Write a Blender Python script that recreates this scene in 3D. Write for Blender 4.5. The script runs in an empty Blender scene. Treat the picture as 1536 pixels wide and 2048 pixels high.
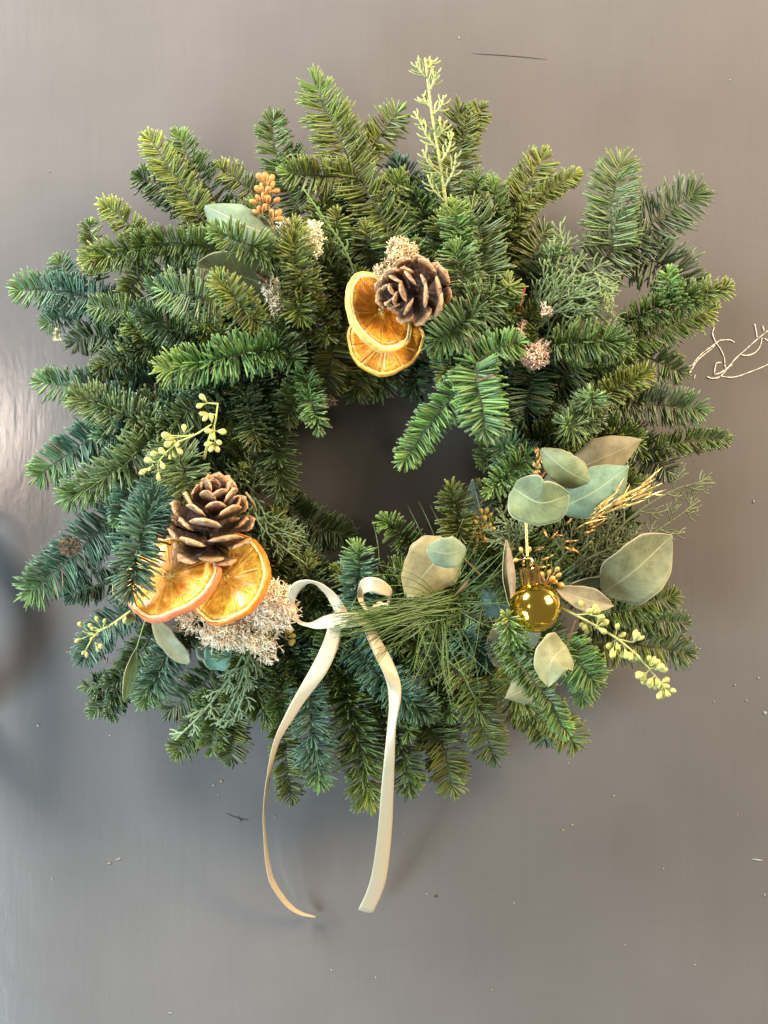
import bpy, math, random
import numpy as np
from mathutils import Vector, Matrix

R = math.radians
sc = bpy.context.scene
col = sc.collection
rng = np.random.default_rng(7)
random.seed(7)

# ------------------------------------------------------------------ camera, light
PX = 2800.0            # photo pixels per metre on the wall
D = 0.75               # camera distance from the wall (m)
DP = D * PX
DEEP = 1.25            # how deep the wreath stands out from the wall
cam_d = bpy.data.cameras.new("camera")
cam = bpy.data.objects.new("camera", cam_d)
col.objects.link(cam)
cam.location = (0, -D, 0)
cam.rotation_euler = (R(90), 0, 0)
cam_d.sensor_fit = 'VERTICAL'
cam_d.sensor_height = 24
cam_d.lens = 24 * D / (2048 / PX)
cam_d.clip_start = 0.01
cam_d.clip_end = 100
sc.camera = cam

world = bpy.data.worlds.new("World")
sc.world = world
world.use_nodes = True
bg = world.node_tree.nodes["Background"]
bg.inputs[0].default_value = (1.0, 0.93, 0.84, 1)
bg.inputs[1].default_value = 0.19


def area(name, loc, target, size, size_y, power, color):
    d = bpy.data.lights.new(name, 'AREA')
    d.shape = 'RECTANGLE'
    d.size = size
    d.size_y = size_y
    d.energy = power
    d.color = color
    o = bpy.data.objects.new(name, d)
    col.objects.link(o)
    o.location = loc
    o.rotation_euler = (Vector(target) - Vector(loc)).to_track_quat('-Z', 'Y').to_euler()
    return o


area("warm_room_lamp", (1.22, -0.62, 0.62), (0.05, 0, 0.0), 0.6, 0.6, 58, (1.0, 0.81, 0.58))
area("window_daylight", (-0.85, -0.56, 1.0), (0.0, 0, -0.1), 0.38, 0.5, 55, (0.93, 0.94, 0.96))
area("low_cool_fill", (-0.90, -0.72, -0.78), (-0.05, 0, -0.1), 0.5, 0.7, 31, (0.56, 0.80, 1.0))  # cool fill added from the lower left to brighten the bottom
area("wall_lamp", (-0.86, -1.5, 0.17), (-0.2, 0, 0.0), 0.07, 0.20, 3.0, (1.0, 0.80, 0.66))

sc.view_settings.view_transform = 'Standard'
sc.view_settings.look = 'None'
sc.view_settings.exposure = 0.0
sc.view_settings.gamma = 1.0
sc.render.film_transparent = False
sc.cycles.max_bounces = 6
sc.cycles.transparent_max_bounces = 8

# ------------------------------------------------------------------ helpers


def P(x, y, h=0.0):
    """photo pixel x, y of a point standing h pixels off the wall -> world metres"""
    h *= DEEP
    k = (DP - h) / DP
    return np.array([(x - 768) / PX * k, -h / PX, (1024 - y) / PX * k])


def PP(pts):
    return np.array([P(*p) for p in pts])


def catmull(pts, n):
    p = np.asarray(pts, float)
    if len(p) == 2:
        t = np.linspace(0, 1, n)[:, None]
        return p[0] * (1 - t) + p[1] * t
    q = np.vstack([2 * p[0] - p[1], p, 2 * p[-1] - p[-2]])
    seg = np.linalg.norm(np.diff(p, axis=0), axis=1)
    cum = np.concatenate([[0], np.cumsum(seg)])
    out = []
    for s in np.linspace(0, cum[-1], n):
        i = min(np.searchsorted(cum, s, side='right') - 1, len(p) - 2)
        t = (s - cum[i]) / max(seg[i], 1e-9)
        a, b, c, d = q[i], q[i + 1], q[i + 2], q[i + 3]
        out.append(0.5 * (2 * b + (c - a) * t + (2 * a - 5 * b + 4 * c - d) * t * t + (3 * b - a - 3 * c + d) * t ** 3))
    return np.array(out)


def nrm(v):
    v = np.asarray(v, float)
    return v / np.maximum(np.linalg.norm(v, axis=-1, keepdims=True), 1e-9)


class MB:
    """collects numpy pieces; build() links them as one mesh object"""

    def __init__(s):
        s.v, s.f, s.c, s.uv, s.n = [], [], [], [], 0

    def add(s, v, f, c=(1, 1, 1), uv=None):
        v = np.asarray(v, float)
        s.v.append(v)
        s.f += [tuple(int(i) + s.n for i in q) for q in f] if not isinstance(f, np.ndarray) else (f + s.n).tolist()
        c = np.asarray(c, float)
        if c.ndim == 1:
            c = np.tile(c[:3], (len(v), 1))
        s.c.append(c[:, :3])
        s.uv.append(np.asarray(uv, float) if uv is not None else np.zeros((len(v), 2)))
        s.n += len(v)

    def tube(s, pts, rad, sides=6, c=(1, 1, 1), cap=True):
        pts = np.asarray(pts, float)
        n = len(pts)
        rad = np.broadcast_to(np.asarray(rad, float), (n,))
        T = nrm(np.gradient(pts, axis=0))
        ref = np.array([0.13, -1, 0.21]) if abs(T[0] @ nrm(np.array([0.13, -1, 0.21]))) < .9 else np.array([1, 0.1, 0.2])
        U = nrm(ref - (T @ ref)[:, None] * T)
        S = np.cross(T, U)
        a = np.arange(sides) * 2 * math.pi / sides
        V = pts[:, None] + rad[:, None, None] * (np.cos(a)[None, :, None] * U[:, None] + np.sin(a)[None, :, None] * S[:, None])
        f = []
        for i in range(n - 1):
            for j in range(sides):
                k = (j + 1) % sides
                f.append((i * sides + j, i * sides + k, (i + 1) * sides + k, (i + 1) * sides + j))
        if cap:
            f.append(tuple(range(sides))[::-1])
            f.append(tuple((n - 1) * sides + j for j in range(sides)))
        cc = np.asarray(c, float)
        if cc.ndim == 2:
            cc = np.repeat(cc, sides, axis=0)
        s.add(V.reshape(-1, 3), f, cc)

    def sheet(s, grid, thick, c=(1, 1, 1), uv=None):
        """grid (n, m, 3) -> a closed thin sheet"""
        n, m = grid.shape[:2]
        du = np.gradient(grid, axis=0)
        dv = np.gradient(grid, axis=1)
        N = nrm(np.cross(du, dv))
        a = (grid + N * thick / 2).reshape(-1, 3)
        b = (grid - N * thick / 2).reshape(-1, 3)
        f = []
        k = n * m
        for i in range(n - 1):
            for j in range(m - 1):
                q = (i * m + j, (i + 1) * m + j, (i + 1) * m + j + 1, i * m + j + 1)
                f.append(q)
                f.append(tuple(x + k for x in q[::-1]))
        rim = [i * m for i in range(n)] + [(n - 1) * m + j for j in range(1, m)] + \
              [i * m + m - 1 for i in range(n - 2, -1, -1)] + [j for j in range(m - 2, 0, -1)]
        for x, y in zip(rim, rim[1:] + rim[:1]):
            f.append((y, x, x + k, y + k))
        if uv is None:
            gu, gv = np.meshgrid(np.linspace(0, 1, n), np.linspace(0, 1, m), indexing='ij')
            uv = np.stack([gu, gv], -1)
        uv = uv.reshape(-1, 2)
        cc = np.asarray(c, float)
        if cc.ndim == 3:
            cc = cc.reshape(-1, 3)
            cc = np.vstack([cc, cc])
        s.add(np.vstack([a, b]), f, cc, np.vstack([uv, uv]))

    def mesh(s, name, mat, origin, smooth=True):
        v = np.vstack(s.v) - np.asarray(origin)
        me = bpy.data.meshes.new(name)
        me.from_pydata(v.tolist(), [], s.f)
        c = np.vstack(s.c)
        at = me.color_attributes.new("Col", 'FLOAT_COLOR', 'POINT')
        at.data.foreach_set("color", np.hstack([c, np.ones((len(c), 1))]).astype(np.float32).ravel())
        uv = np.vstack(s.uv)
        ul = me.uv_layers.new(name="UVMap")
        li = np.empty(len(me.loops), np.int32)
        me.loops.foreach_get("vertex_index", li)
        ul.data.foreach_set("uv", uv[li].astype(np.float32).ravel())
        if smooth:
            me.polygons.foreach_set("use_smooth", np.ones(len(me.polygons), bool))
        me.materials.append(mat)
        me.update()
        return me

    def build(s, name, mat, parent=None, origin=None, smooth=True):
        if origin is None:
            origin = LOC[parent.name] if parent else np.vstack(s.v).mean(0)
        return link(name, s.mesh(name, mat, origin, smooth), parent, origin)


LOC = {}


def link(name, data, parent, origin):
    o = bpy.data.objects.new(name, data)
    col.objects.link(o)
    origin = np.asarray(origin, float)
    if parent is not None:
        o.parent = parent
        o.location = Vector(origin - LOC[parent.name])
    else:
        o.location = Vector(origin)
    LOC[o.name] = origin
    return o


def thing(name, label, cat, at, group=None):
    o = link(name, None, None, np.asarray(at))
    o.empty_display_size = 0.01
    return tag(o, label, cat, group)


def tag(o, label, cat, group=None):
    o['label'] = label
    o['category'] = cat
    if group:
        o['group'] = group
    return o


# ------------------------------------------------------------------ materials
def new_mat(name):
    m = bpy.data.materials.new(name)
    m.use_nodes = True
    nt = m.node_tree
    return m, nt, nt.nodes, nt.links, nt.nodes["Principled BSDF"]


def attr_mat(name, rough=0.45, spec=0.5, transl=0.0, noise=0.0, nscale=300, bump=0.0, metallic=0.0, sss=0.0, coat=0.0, vary=0.0, bdist=0.0006):
    m, nt, N, L, b = new_mat(name)
    a = N.new("ShaderNodeVertexColor")
    a.layer_name = "Col"
    src = a.outputs[0]
    b.inputs["Roughness"].default_value = rough
    b.inputs["Specular IOR Level"].default_value = spec
    b.inputs["Metallic"].default_value = metallic
    b.inputs["Coat Weight"].default_value = coat
    if noise > 0 or bump > 0:
        tc = N.new("ShaderNodeTexCoord")
        nz = N.new("ShaderNodeTexNoise")
        nz.inputs["Scale"].default_value = nscale
        nz.inputs["Detail"].default_value = 5
        L.new(tc.outputs["Object"], nz.inputs["Vector"])
        if vary:
            oi = N.new("ShaderNodeObjectInfo")
            ad = N.new("ShaderNodeVectorMath")
            ad.operation = 'ADD'
            cb_ = N.new("ShaderNodeCombineXYZ")
            ml = N.new("ShaderNodeMath")
            ml.operation = 'MULTIPLY'
            ml.inputs[1].default_value = 60
            L.new(oi.outputs["Random"], ml.inputs[0])
            for i_ in range(3):
                L.new(ml.outputs[0], cb_.inputs[i_])
            L.new(tc.outputs["Object"], ad.inputs[0])
            L.new(cb_.outputs[0], ad.inputs[1])
            L.new(ad.outputs[0], nz.inputs["Vector"])
        if noise > 0:
            mr = N.new("ShaderNodeMapRange")
            mr.inputs[1].default_value = 0.25
            mr.inputs[2].default_value = 0.75
            mr.inputs[3].default_value = 1 - noise
            mr.inputs[4].default_value = 1 + noise
            L.new(nz.outputs[0], mr.inputs[0])
            vm = N.new("ShaderNodeVectorMath")
            vm.operation = 'SCALE'
            L.new(src, vm.inputs[0])
            L.new(mr.outputs[0], vm.inputs["Scale"])
            src = vm.outputs[0]
        if bump > 0:
            bp = N.new("ShaderNodeBump")
            bp.inputs["Strength"].default_value = bump
            bp.inputs["Distance"].default_value = bdist
            L.new(nz.outputs[0], bp.inputs["Height"])
            L.new(bp.outputs[0], b.inputs["Normal"])
    L.new(src, b.inputs["Base Color"])
    if sss:
        b.inputs["Subsurface Weight"].default_value = sss
        b.inputs["Subsurface Radius"].default_value = (1, .5, .2)
        b.inputs["Subsurface Scale"].default_value = 0.002
    if transl > 0:
        t = N.new("ShaderNodeBsdfTranslucent")
        L.new(src, t.inputs[0])
        mx = N.new("ShaderNodeMixShader")
        mx.inputs[0].default_value = transl
        L.new(b.outputs[0], mx.inputs[1])
        L.new(t.outputs[0], mx.inputs[2])
        L.new(mx.outputs[0], N["Material Output"].inputs[0])
    return m


M_needle = attr_mat("fir needles", rough=0.38, spec=0.55, transl=0.14)
M_twig = attr_mat("twig bark", rough=0.75, noise=0.3, nscale=600, bump=0.4)
M_scale_leaf = attr_mat("scale foliage", rough=0.55, transl=0.1)
M_pod = attr_mat("seed pods", rough=0.5, noise=0.3, nscale=3.5, sss=0.1, vary=1, bump=0.3)
M_moss = attr_mat("reindeer moss", rough=0.85, spec=0.2, noise=0.15, nscale=400)
M_cone = attr_mat("pine cone scales", rough=0.6, noise=0.55, nscale=9, bump=0.9, vary=1, bdist=0.0012)
M_peel = attr_mat("orange peel", rough=0.5, noise=0.24, nscale=330, bump=0.9, sss=0.1)
M_straw = attr_mat("gold straw", rough=0.3, metallic=0.55, noise=0.15)
M_gold = attr_mat("gold mirror", rough=0.11, metallic=1.0, bump=0.5, nscale=110)
M_goldcord = attr_mat("gold cord", rough=0.3, metallic=0.85)
M_mark = attr_mat("dry marks", rough=0.9, spec=0.1, noise=0.2, nscale=900)


def make_leaf_mat():
    m, nt, N, L, b = new_mat("eucalyptus leaf")
    a = N.new("ShaderNodeVertexColor")
    a.layer_name = "Col"
    uv = N.new("ShaderNodeUVMap")
    sp = N.new("ShaderNodeSeparateXYZ")
    L.new(uv.outputs[0], sp.inputs[0])

    def math_(op, x, y=None, z=None):
        n = N.new("ShaderNodeMath")
        n.operation = op
        n.use_clamp = False
        for i, q in enumerate((x, y, z)):
            if q is None:
                continue
            if isinstance(q, (int, float)):
                n.inputs[i].default_value = q
            else:
                L.new(q, n.inputs[i])
        return n.outputs[0]
    d = math_('ABSOLUTE', math_('SUBTRACT', sp.outputs[1], 0.5))          # 0 midrib .. 0.5 rim

    def sstep(x, lo, hi, a_=0.0, b_=1.0):
        n = N.new("ShaderNodeMapRange")
        n.interpolation_type = 'SMOOTHSTEP'
        n.inputs[1].default_value = lo
        n.inputs[2].default_value = hi
        n.inputs[3].default_value = a_
        n.inputs[4].default_value = b_
        L.new(x, n.inputs[0])
        return n.outputs[0]
    mid = sstep(d, 0.006, 0.024, 1, 0)
    rim = sstep(d, 0.478, 0.492, 0, .8)
    # faint side veins running forward from the midrib
    vv = math_('SINE', math_('MULTIPLY', math_('SUBTRACT', sp.outputs[0], math_('MULTIPLY', d, 0.55)), 75.0))
    vein = sstep(vv, 0.9, 1.0, 0, 0.18)
    line = math_('MAXIMUM', math_('MULTIPLY', mid, 0.75), vein)
    tc = N.new("ShaderNodeTexCoord")
    nz = N.new("ShaderNodeTexNoise")
    nz.inputs["Scale"].default_value = 90
    nz.inputs["Detail"].default_value = 6
    nz.inputs["Roughness"].default_value = 0.65
    L.new(tc.outputs["Object"], nz.inputs[0])
    mott = sstep(nz.outputs[0], 0.3, 0.7, 0.70, 1.18)
    vm = N.new("ShaderNodeVectorMath")
    vm.operation = 'SCALE'
    L.new(a.outputs[0], vm.inputs[0])
    sk = N.new("ShaderNodeTexNoise")
    sk.inputs["Scale"].default_value = 620
    sk.inputs["Detail"].default_value = 2
    L.new(tc.outputs["Object"], sk.inputs[0])
    bl = N.new("ShaderNodeTexNoise")
    bl.inputs["Scale"].default_value = 34
    bl.inputs["Detail"].default_value = 3
    L.new(tc.outputs["Object"], bl.inputs[0])
    L.new(math_('MULTIPLY', math_('MULTIPLY', mott, sstep(sk.outputs[0], .64, .72, 1, .72)), sstep(bl.outputs[0], .35, .68, .84, 1.22)), vm.inputs["Scale"])
    m1 = N.new("ShaderNodeMix")
    m1.data_type = 'RGBA'
    L.new(line, m1.inputs[0])
    L.new(vm.outputs[0], m1.inputs[6])
    m1.inputs[7].default_value = (0.42, 0.44, 0.26, 1)
    m2 = N.new("ShaderNodeMix")
    m2.data_type = 'RGBA'
    L.new(rim, m2.inputs[0])
    L.new(m1.outputs[2], m2.inputs[6])
    m2.inputs[7].default_value = (0.55, 0.45, 0.28, 1)
    L.new(m2.outputs[2], b.inputs["Base Color"])
    b.inputs["Roughness"].default_value = 0.5
    b.inputs["Specular IOR Level"].default_value = 0.35
    bp = N.new("ShaderNodeBump")
    bp.inputs["Strength"].default_value = 0.35
    bp.inputs["Distance"].default_value = 0.0004
    L.new(math_('ADD', math_('MULTIPLY', line, -1.0), nz.outputs[0]), bp.inputs["Height"])
    L.new(bp.outputs[0], b.inputs["Normal"])
    t = N.new("ShaderNodeBsdfTranslucent")
    L.new(m2.outputs[2], t.inputs[0])
    mx = N.new("ShaderNodeMixShader")
    mx.inputs[0].default_value = 0.18
    L.new(b.outputs[0], mx.inputs[1])
    L.new(t.outputs[0], mx.inputs[2])
    L.new(mx.outputs[0], N["Material Output"].inputs[0])
    return m


M_leaf = make_leaf_mat()


def make_flesh_mat():
    """orange pulp: uv = (radius, angle in turns)"""
    m, nt, N, L, b = new_mat("orange flesh")
    a = N.new("ShaderNodeVertexColor")
    a.layer_name = "Col"
    uv = N.new("ShaderNodeUVMap")
    mp = N.new("ShaderNodeMapping")
    mp.inputs["Scale"].default_value = (6.5, 48, 1)
    L.new(uv.outputs[0], mp.inputs[0])
    nz = N.new("ShaderNodeTexNoise")
    nz.inputs["Scale"].default_value = 1.6
    nz.inputs["Detail"].default_value = 5
    nz.inputs["Distortion"].default_value = 0.7
    L.new(mp.outputs[0], nz.inputs[0])
    rp = N.new("ShaderNodeValToRGB")
    rp.color_ramp.elements[0].position = 0.32
    rp.color_ramp.elements[0].color = (0.95, 0.74, 0.5, 1)
    rp.color_ramp.elements[1].position = 0.66
    rp.color_ramp.elements[1].color = (1.45, 1.5, 1.9, 1)
    L.new(nz.outputs[0], rp.inputs[0])
    mu = N.new("ShaderNodeMix")
    mu.data_type = 'RGBA'
    mu.blend_type = 'MULTIPLY'
    mu.inputs[0].default_value = 1
    pt = N.new("ShaderNodeTexNoise")
    pt.inputs["Scale"].default_value = 110
    pt.inputs["Detail"].default_value = 4
    tco = N.new("ShaderNodeTexCoord")
    L.new(tco.outputs["Object"], pt.inputs[0])
    r2 = N.new("ShaderNodeValToRGB")
    r2.color_ramp.elements[0].position = 0.3
    r2.color_ramp.elements[0].color = (0.62, 0.48, 0.35, 1)
    r2.color_ramp.elements[1].position = 0.62
    r2.color_ramp.elements[1].color = (1.05, 1.1, 1.2, 1)
    L.new(pt.outputs[0], r2.inputs[0])
    m0 = N.new("ShaderNodeMix")
    m0.data_type = 'RGBA'
    m0.blend_type = 'MULTIPLY'
    m0.inputs[0].default_value = 1
    L.new(a.outputs[0], m0.inputs[6])
    L.new(r2.outputs[0], m0.inputs[7])
    L.new(m0.outputs[2], mu.inputs[6])
    L.new(rp.outputs[0], mu.inputs[7])
    L.new(mu.outputs[2], b.inputs["Base Color"])
    b.inputs["Roughness"].default_value = 0.3
    b.inputs["Coat Weight"].default_value = 0.3
    b.inputs["Coat Roughness"].default_value = 0.2
    bp = N.new("ShaderNodeBump")
    bp.inputs["Strength"].default_value = 0.7
    bp.inputs["Distance"].default_value = 0.0009
    L.new(nz.outputs[0], bp.inputs["Height"])
    L.new(bp.outputs[0], b.inputs["Normal"])
    t = N.new("ShaderNodeBsdfTranslucent")
    L.new(mu.outputs[2], t.inputs[0])
    mx = N.new("ShaderNodeMixShader")
    mx.inputs[0].default_value = 0.32
    L.new(b.outputs[0], mx.inputs[1])
    L.new(t.outputs[0], mx.inputs[2])
    L.new(mx.outputs[0], N["Material Output"].inputs[0])
    return m


M_flesh = make_flesh_mat()


def make_ribbon_mat():
    m, nt, N, L, b = new_mat("cream satin")
    b.inputs["Base Color"].default_value = (0.70, 0.555, 0.34, 1)
    b.inputs["Roughness"].default_value = 0.34
    b.inputs["Specular IOR Level"].default_value = 0.6
    b.inputs["Sheen Weight"].default_value = 0.2
    uv = N.new("ShaderNodeUVMap")
    mp = N.new("ShaderNodeMapping")
    mp.inputs["Scale"].default_value = (140, 3, 1)
    L.new(uv.outputs[0], mp.inputs[0])
    nz = N.new("ShaderNodeTexNoise")
    nz.inputs["Scale"].default_value = 2
    nz.inputs["Detail"].default_value = 4
    L.new(mp.outputs[0], nz.inputs[0])
    bp = N.new("ShaderNodeBump")
    bp.inputs["Strength"].default_value = 0.25
    bp.inputs["Distance"].default_value = 0.0003
    L.new(nz.outputs[0], bp.inputs["Height"])
    L.new(bp.outputs[0], b.inputs["Normal"])
    t = N.new("ShaderNodeBsdfTranslucent")
    t.inputs[0].default_value = (0.6, 0.46, 0.28, 1)
    mx = N.new("ShaderNodeMixShader")
    mx.inputs[0].default_value = 0.15
    L.new(b.outputs[0], mx.inputs[1])
    L.new(t.outputs[0], mx.inputs[2])
    L.new(mx.outputs[0], N["Material Output"].inputs[0])
    return m


M_ribbon = make_ribbon_mat()


def make_wall_mat():
    m, nt, N, L, b = new_mat("grey satin paint")
    tc = N.new("ShaderNodeTexCoord")

    def noise(scale, detail, sx=1, sy=1, sz=1, rough=0.55, dist=0.0):
        mp = N.new("ShaderNodeMapping")
        mp.inputs["Scale"].default_value = (sx, sy, sz)
        L.new(tc.outputs["Object"], mp.inputs[0])
        n = N.new("ShaderNodeTexNoise")
        n.inputs["Scale"].default_value = scale
        n.inputs["Detail"].default_value = detail
        n.inputs["Roughness"].default_value = rough
        n.inputs["Distortion"].default_value = dist
        L.new(mp.outputs[0], n.inputs[0])
        return n.outputs[0]

    def rng_(x, lo, hi, a, c):
        n = N.new("ShaderNodeMapRange")
        n.inputs[1].default_value = lo
        n.inputs[2].default_value = hi
        n.inputs[3].default_value = a
        n.inputs[4].default_value = c
        L.new(x, n.inputs[0])
        return n.outputs[0]

    def m_(op, x, y):
        n = N.new("ShaderNodeMath")
        n.operation = op
        for i, q in enumerate((x, y)):
            if isinstance(q, (int, float)):
                n.inputs[i].default_value = q
            else:
                L.new(q, n.inputs[i])
        return n.outputs[0]
    vert = noise(9, 6, 26, 1, 1.6, 0.6, 0.3)        # vertical brush strokes
    hori = noise(9, 6, 2.2, 1, 42, 0.6, 0.2)        # finer strokes laid across
    broad = noise(5.5, 3)
    fine = noise(900, 2)
    v = m_('ADD', m_('ADD', rng_(vert, .3, .7, -.022, .022), rng_(hori, .3, .7, -.016, .016)),
           m_('ADD', rng_(broad, .3, .7, -.09, .09), rng_(fine, .3, .7, -.035, .035)))
    fac = m_('ADD', v, 1.0)
    base = N.new("ShaderNodeVectorMath")
    base.operation = 'SCALE'
    base.inputs[0].default_value = (0.144, 0.129, 0.118)
    L.new(fac, base.inputs["Scale"])
    L.new(base.outputs[0], b.inputs["Base Color"])
    L.new(rng_(broad, .3, .7, .15, .22), b.inputs["Roughness"])
    b.inputs["Specular IOR Level"].default_value = 0.5
    h = m_('ADD', m_('MULTIPLY', vert, .45), m_('ADD', m_('MULTIPLY', hori, .12), m_('MULTIPLY', noise(60, 3, 2.2, 1, .8, .5, .6), 1.1)))
    bp = N.new("ShaderNodeBump")
    bp.inputs["Strength"].default_value = 0.2
    bp.inputs["Distance"].default_value = 0.0007
    L.new(h, bp.inputs["Height"])
    L.new(bp.outputs[0], b.inputs["Normal"])
    return m


M_wall = make_wall_mat()

# ------------------------------------------------------------------ wall
mb = MB()
w = 1.6
mb.add([(-w, 0, -w), (w, 0, -w), (w, 0, w), (-w, 0, w), (-w, .05, -w), (w, .05, -w), (w, .05, w), (-w, .05, w)],
       [(0, 1, 2, 3), (7, 6, 5, 4), (0, 4, 5, 1), (1, 5, 6, 2), (2, 6, 7, 3), (3, 7, 4, 0)])
wall = mb.build("wall", M_wall, origin=(0, 0, 0), smooth=False)
wall['kind'] = 'structure'
wall['label'] = "grey satin painted wall with faint brush strokes and small specks"

# added unseen handle-shaped bar, just outside the picture at the left: throws the blurred shade at the edge
mb = MB()
pl = catmull(PP([(-72, 1045, 0), (-72, 1048, 60), (-72, 1070, 92), (-72, 1200, 96), (-72, 1400, 92), (-72, 1422, 60), (-72, 1425, 0)]), 40)
mb.tube(pl, 34 / PX, 14, (.10, .07, .05))
mb.build("shade_bar", M_peel, wall)

# small chips and specks of the paint, and the pencil-thin scratch
mb = MB()


def fleck(x, y, rx, ry, ang, c):
    n = 9
    a = np.arange(n) * 2 * math.pi / n
    rr = 1 + 0.35 * rng.standard_normal(n)
    ca, sa = math.cos(R(ang)), math.sin(R(ang))
    top, bot = [], []
    for t, q in zip(a, rr):
        u, v = .65 * rx * q * math.cos(t), .65 * ry * q * math.sin(t)
        top.append(P(x + u * ca - v * sa, y + u * sa + v * ca, 1.0))
        bot.append(P(x + (u * ca - v * sa) * 1.1, y + (u * sa + v * ca) * 1.1, 0.05))
    f = [tuple(range(n))] + [(i, i + n, (i + 1) % n + n, (i + 1) % n) for i in range(n)]
    mb.add(top + bot, f, c)


cream, tan_, dark, white = (.50, .40, .27), (.42, .28, .15), (.06, .05, .045), (.36, .34, .31)
for a in [(443, 1562, 5, 3, 70, tan_), (427, 1570, 3, 3, 0, cream), (438, 1590, 3, 2.5, 0, cream), (550, 1633, 2.5, 4, 0, tan_),
          (237, 1718, 9, 1.6, -20, cream), (220, 1726, 5, 1.6, -15, cream), (77, 1451, 4, 2, -10, cream), (136, 1304, 4, 3, 0, tan_),
          (213, 1320, 1.5, 7, 8, tan_), (220, 1471, 3, 1.6, 0, white), (1228, 1591, 3.2, 3.2, 0, tan_), (1145, 1650, 4, 3, 0, tan_),
          (1126, 1660, 3, 2.5, 0, tan_), (1327, 1737, 2.6, 2.4, 0, white), (873, 1792, 4, 4, 0, dark), (853, 1788, 2.4, 2.4, 0, white),
          (1517, 1720, 18, 2.6, 8, white), (1470, 1370, 3, 2.4, 0, white), (1428, 1403, 2.4, 2.4, 0, white), (1493, 1401, 3, 2.4, 0, white),
          (1530, 1426, 6, 4, 20, white), (1517, 1356, 2.5, 2.5, 0, white), (1530, 1790, 3, 3, 0, white), (98, 342, 5, 1.6, 30, white),
          (918, 76, 1.6, 6, -30, cream), (1137, 1526, 2, 2, 0, white), (807, 1667, 2, 2, 0, white), (860, 1675, 2, 2, 0, white),
          (1028, 1806, 2.4, 2, 0, white), (340, 2026, 5, 1.6, -10, white), (105, 1757, 3, 1.6, 0, white), (1507, 1004, 2, 5, 10, white),
          (752, 1955, 2.4, 2, 0, white), (663, 1940, 2, 2, 0, white), (1460, 160, 2, 2, 0, white), (1475, 1630, 2, 2, 0, white),
          (60, 560, 2, 2, 0, white), (985, 1980, 2, 2, 0, white), (1390, 1930, 2, 3, 0, white), (1250, 1890, 2, 2, 0, white)]:
    fleck(*a)
fl = mb.build("paint_flecks", M_mark, wall)
fl['kind'] = 'stuff'
mb = MB()
for pts in ([(945, 107), (1000, 110), (1060, 115), (1094, 119)], [(452, 1627), (470, 1634), (488, 1641)], [(480, 1637), (497, 1640)], [(476, 1632), (482, 1644)]):
    mb.tube(catmull(PP([(x, y, .6) for x, y in pts]), 8), np.array([.2, .5, .6, .5, .55, .5, .4, .2]) / PX, 4, (.085, .075, .065))
sr = mb.build("scratch", M_mark, wall)

# ------------------------------------------------------------------ fir sprigs
GREEN = (0.112, 0.168, 0.034)
OLIVE = (0.175, 0.205, 0.035)
BLUE = (0.090, 0.180, 0.105)
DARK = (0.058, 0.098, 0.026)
BRIGHT = (0.150, 0.270, 0.066)
PALE = (0.180, 0.245, 0.085)
GREY = (0.130, 0.168, 0.078)
YTIP = (0.38, 0.42, 0.07)
GTIP = (0.20, 0.31, 0.06)


def needle_mesh(mb, p0, d0, d1, Lg, W, N, hw, ht, colr):
    """k needles at once: base points, start and end directions, lengths, width and thickness vectors"""
    k = len(p0)
    ts = np.array([0, .3, .8, 1.0])
    ws = np.array([.6, .95, 1.0, .6])
    V = np.empty((k, 4, 4, 3))
    for i, t in enumerate(ts):
        c = p0 + Lg[:, None] * (d0 * t + (d1 - d0) * t * t * 0.5)
        a, b = W * (hw * ws[i])[:, None], N * (ht * ws[i])[:, None]
        V[:, i, 0], V[:, i, 1], V[:, i, 2], V[:, i, 3] = c + a, c + b, c - a, c - b
    q = []
    for i in range(3):
        for j in range(4):
            j2 = (j + 1) % 4
            q.append((i * 4 + j, i * 4 + j2, (i + 1) * 4 + j2, (i + 1) * 4 + j))
    q.append((12, 13, 14, 15))
    q = np.array(q)
    F = (q[None] + (np.arange(k) * 16)[:, None, None]).reshape(-1, 4)
    mb.add(V.reshape(-1, 3), F, np.repeat(colr, 16, axis=0))


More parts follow.
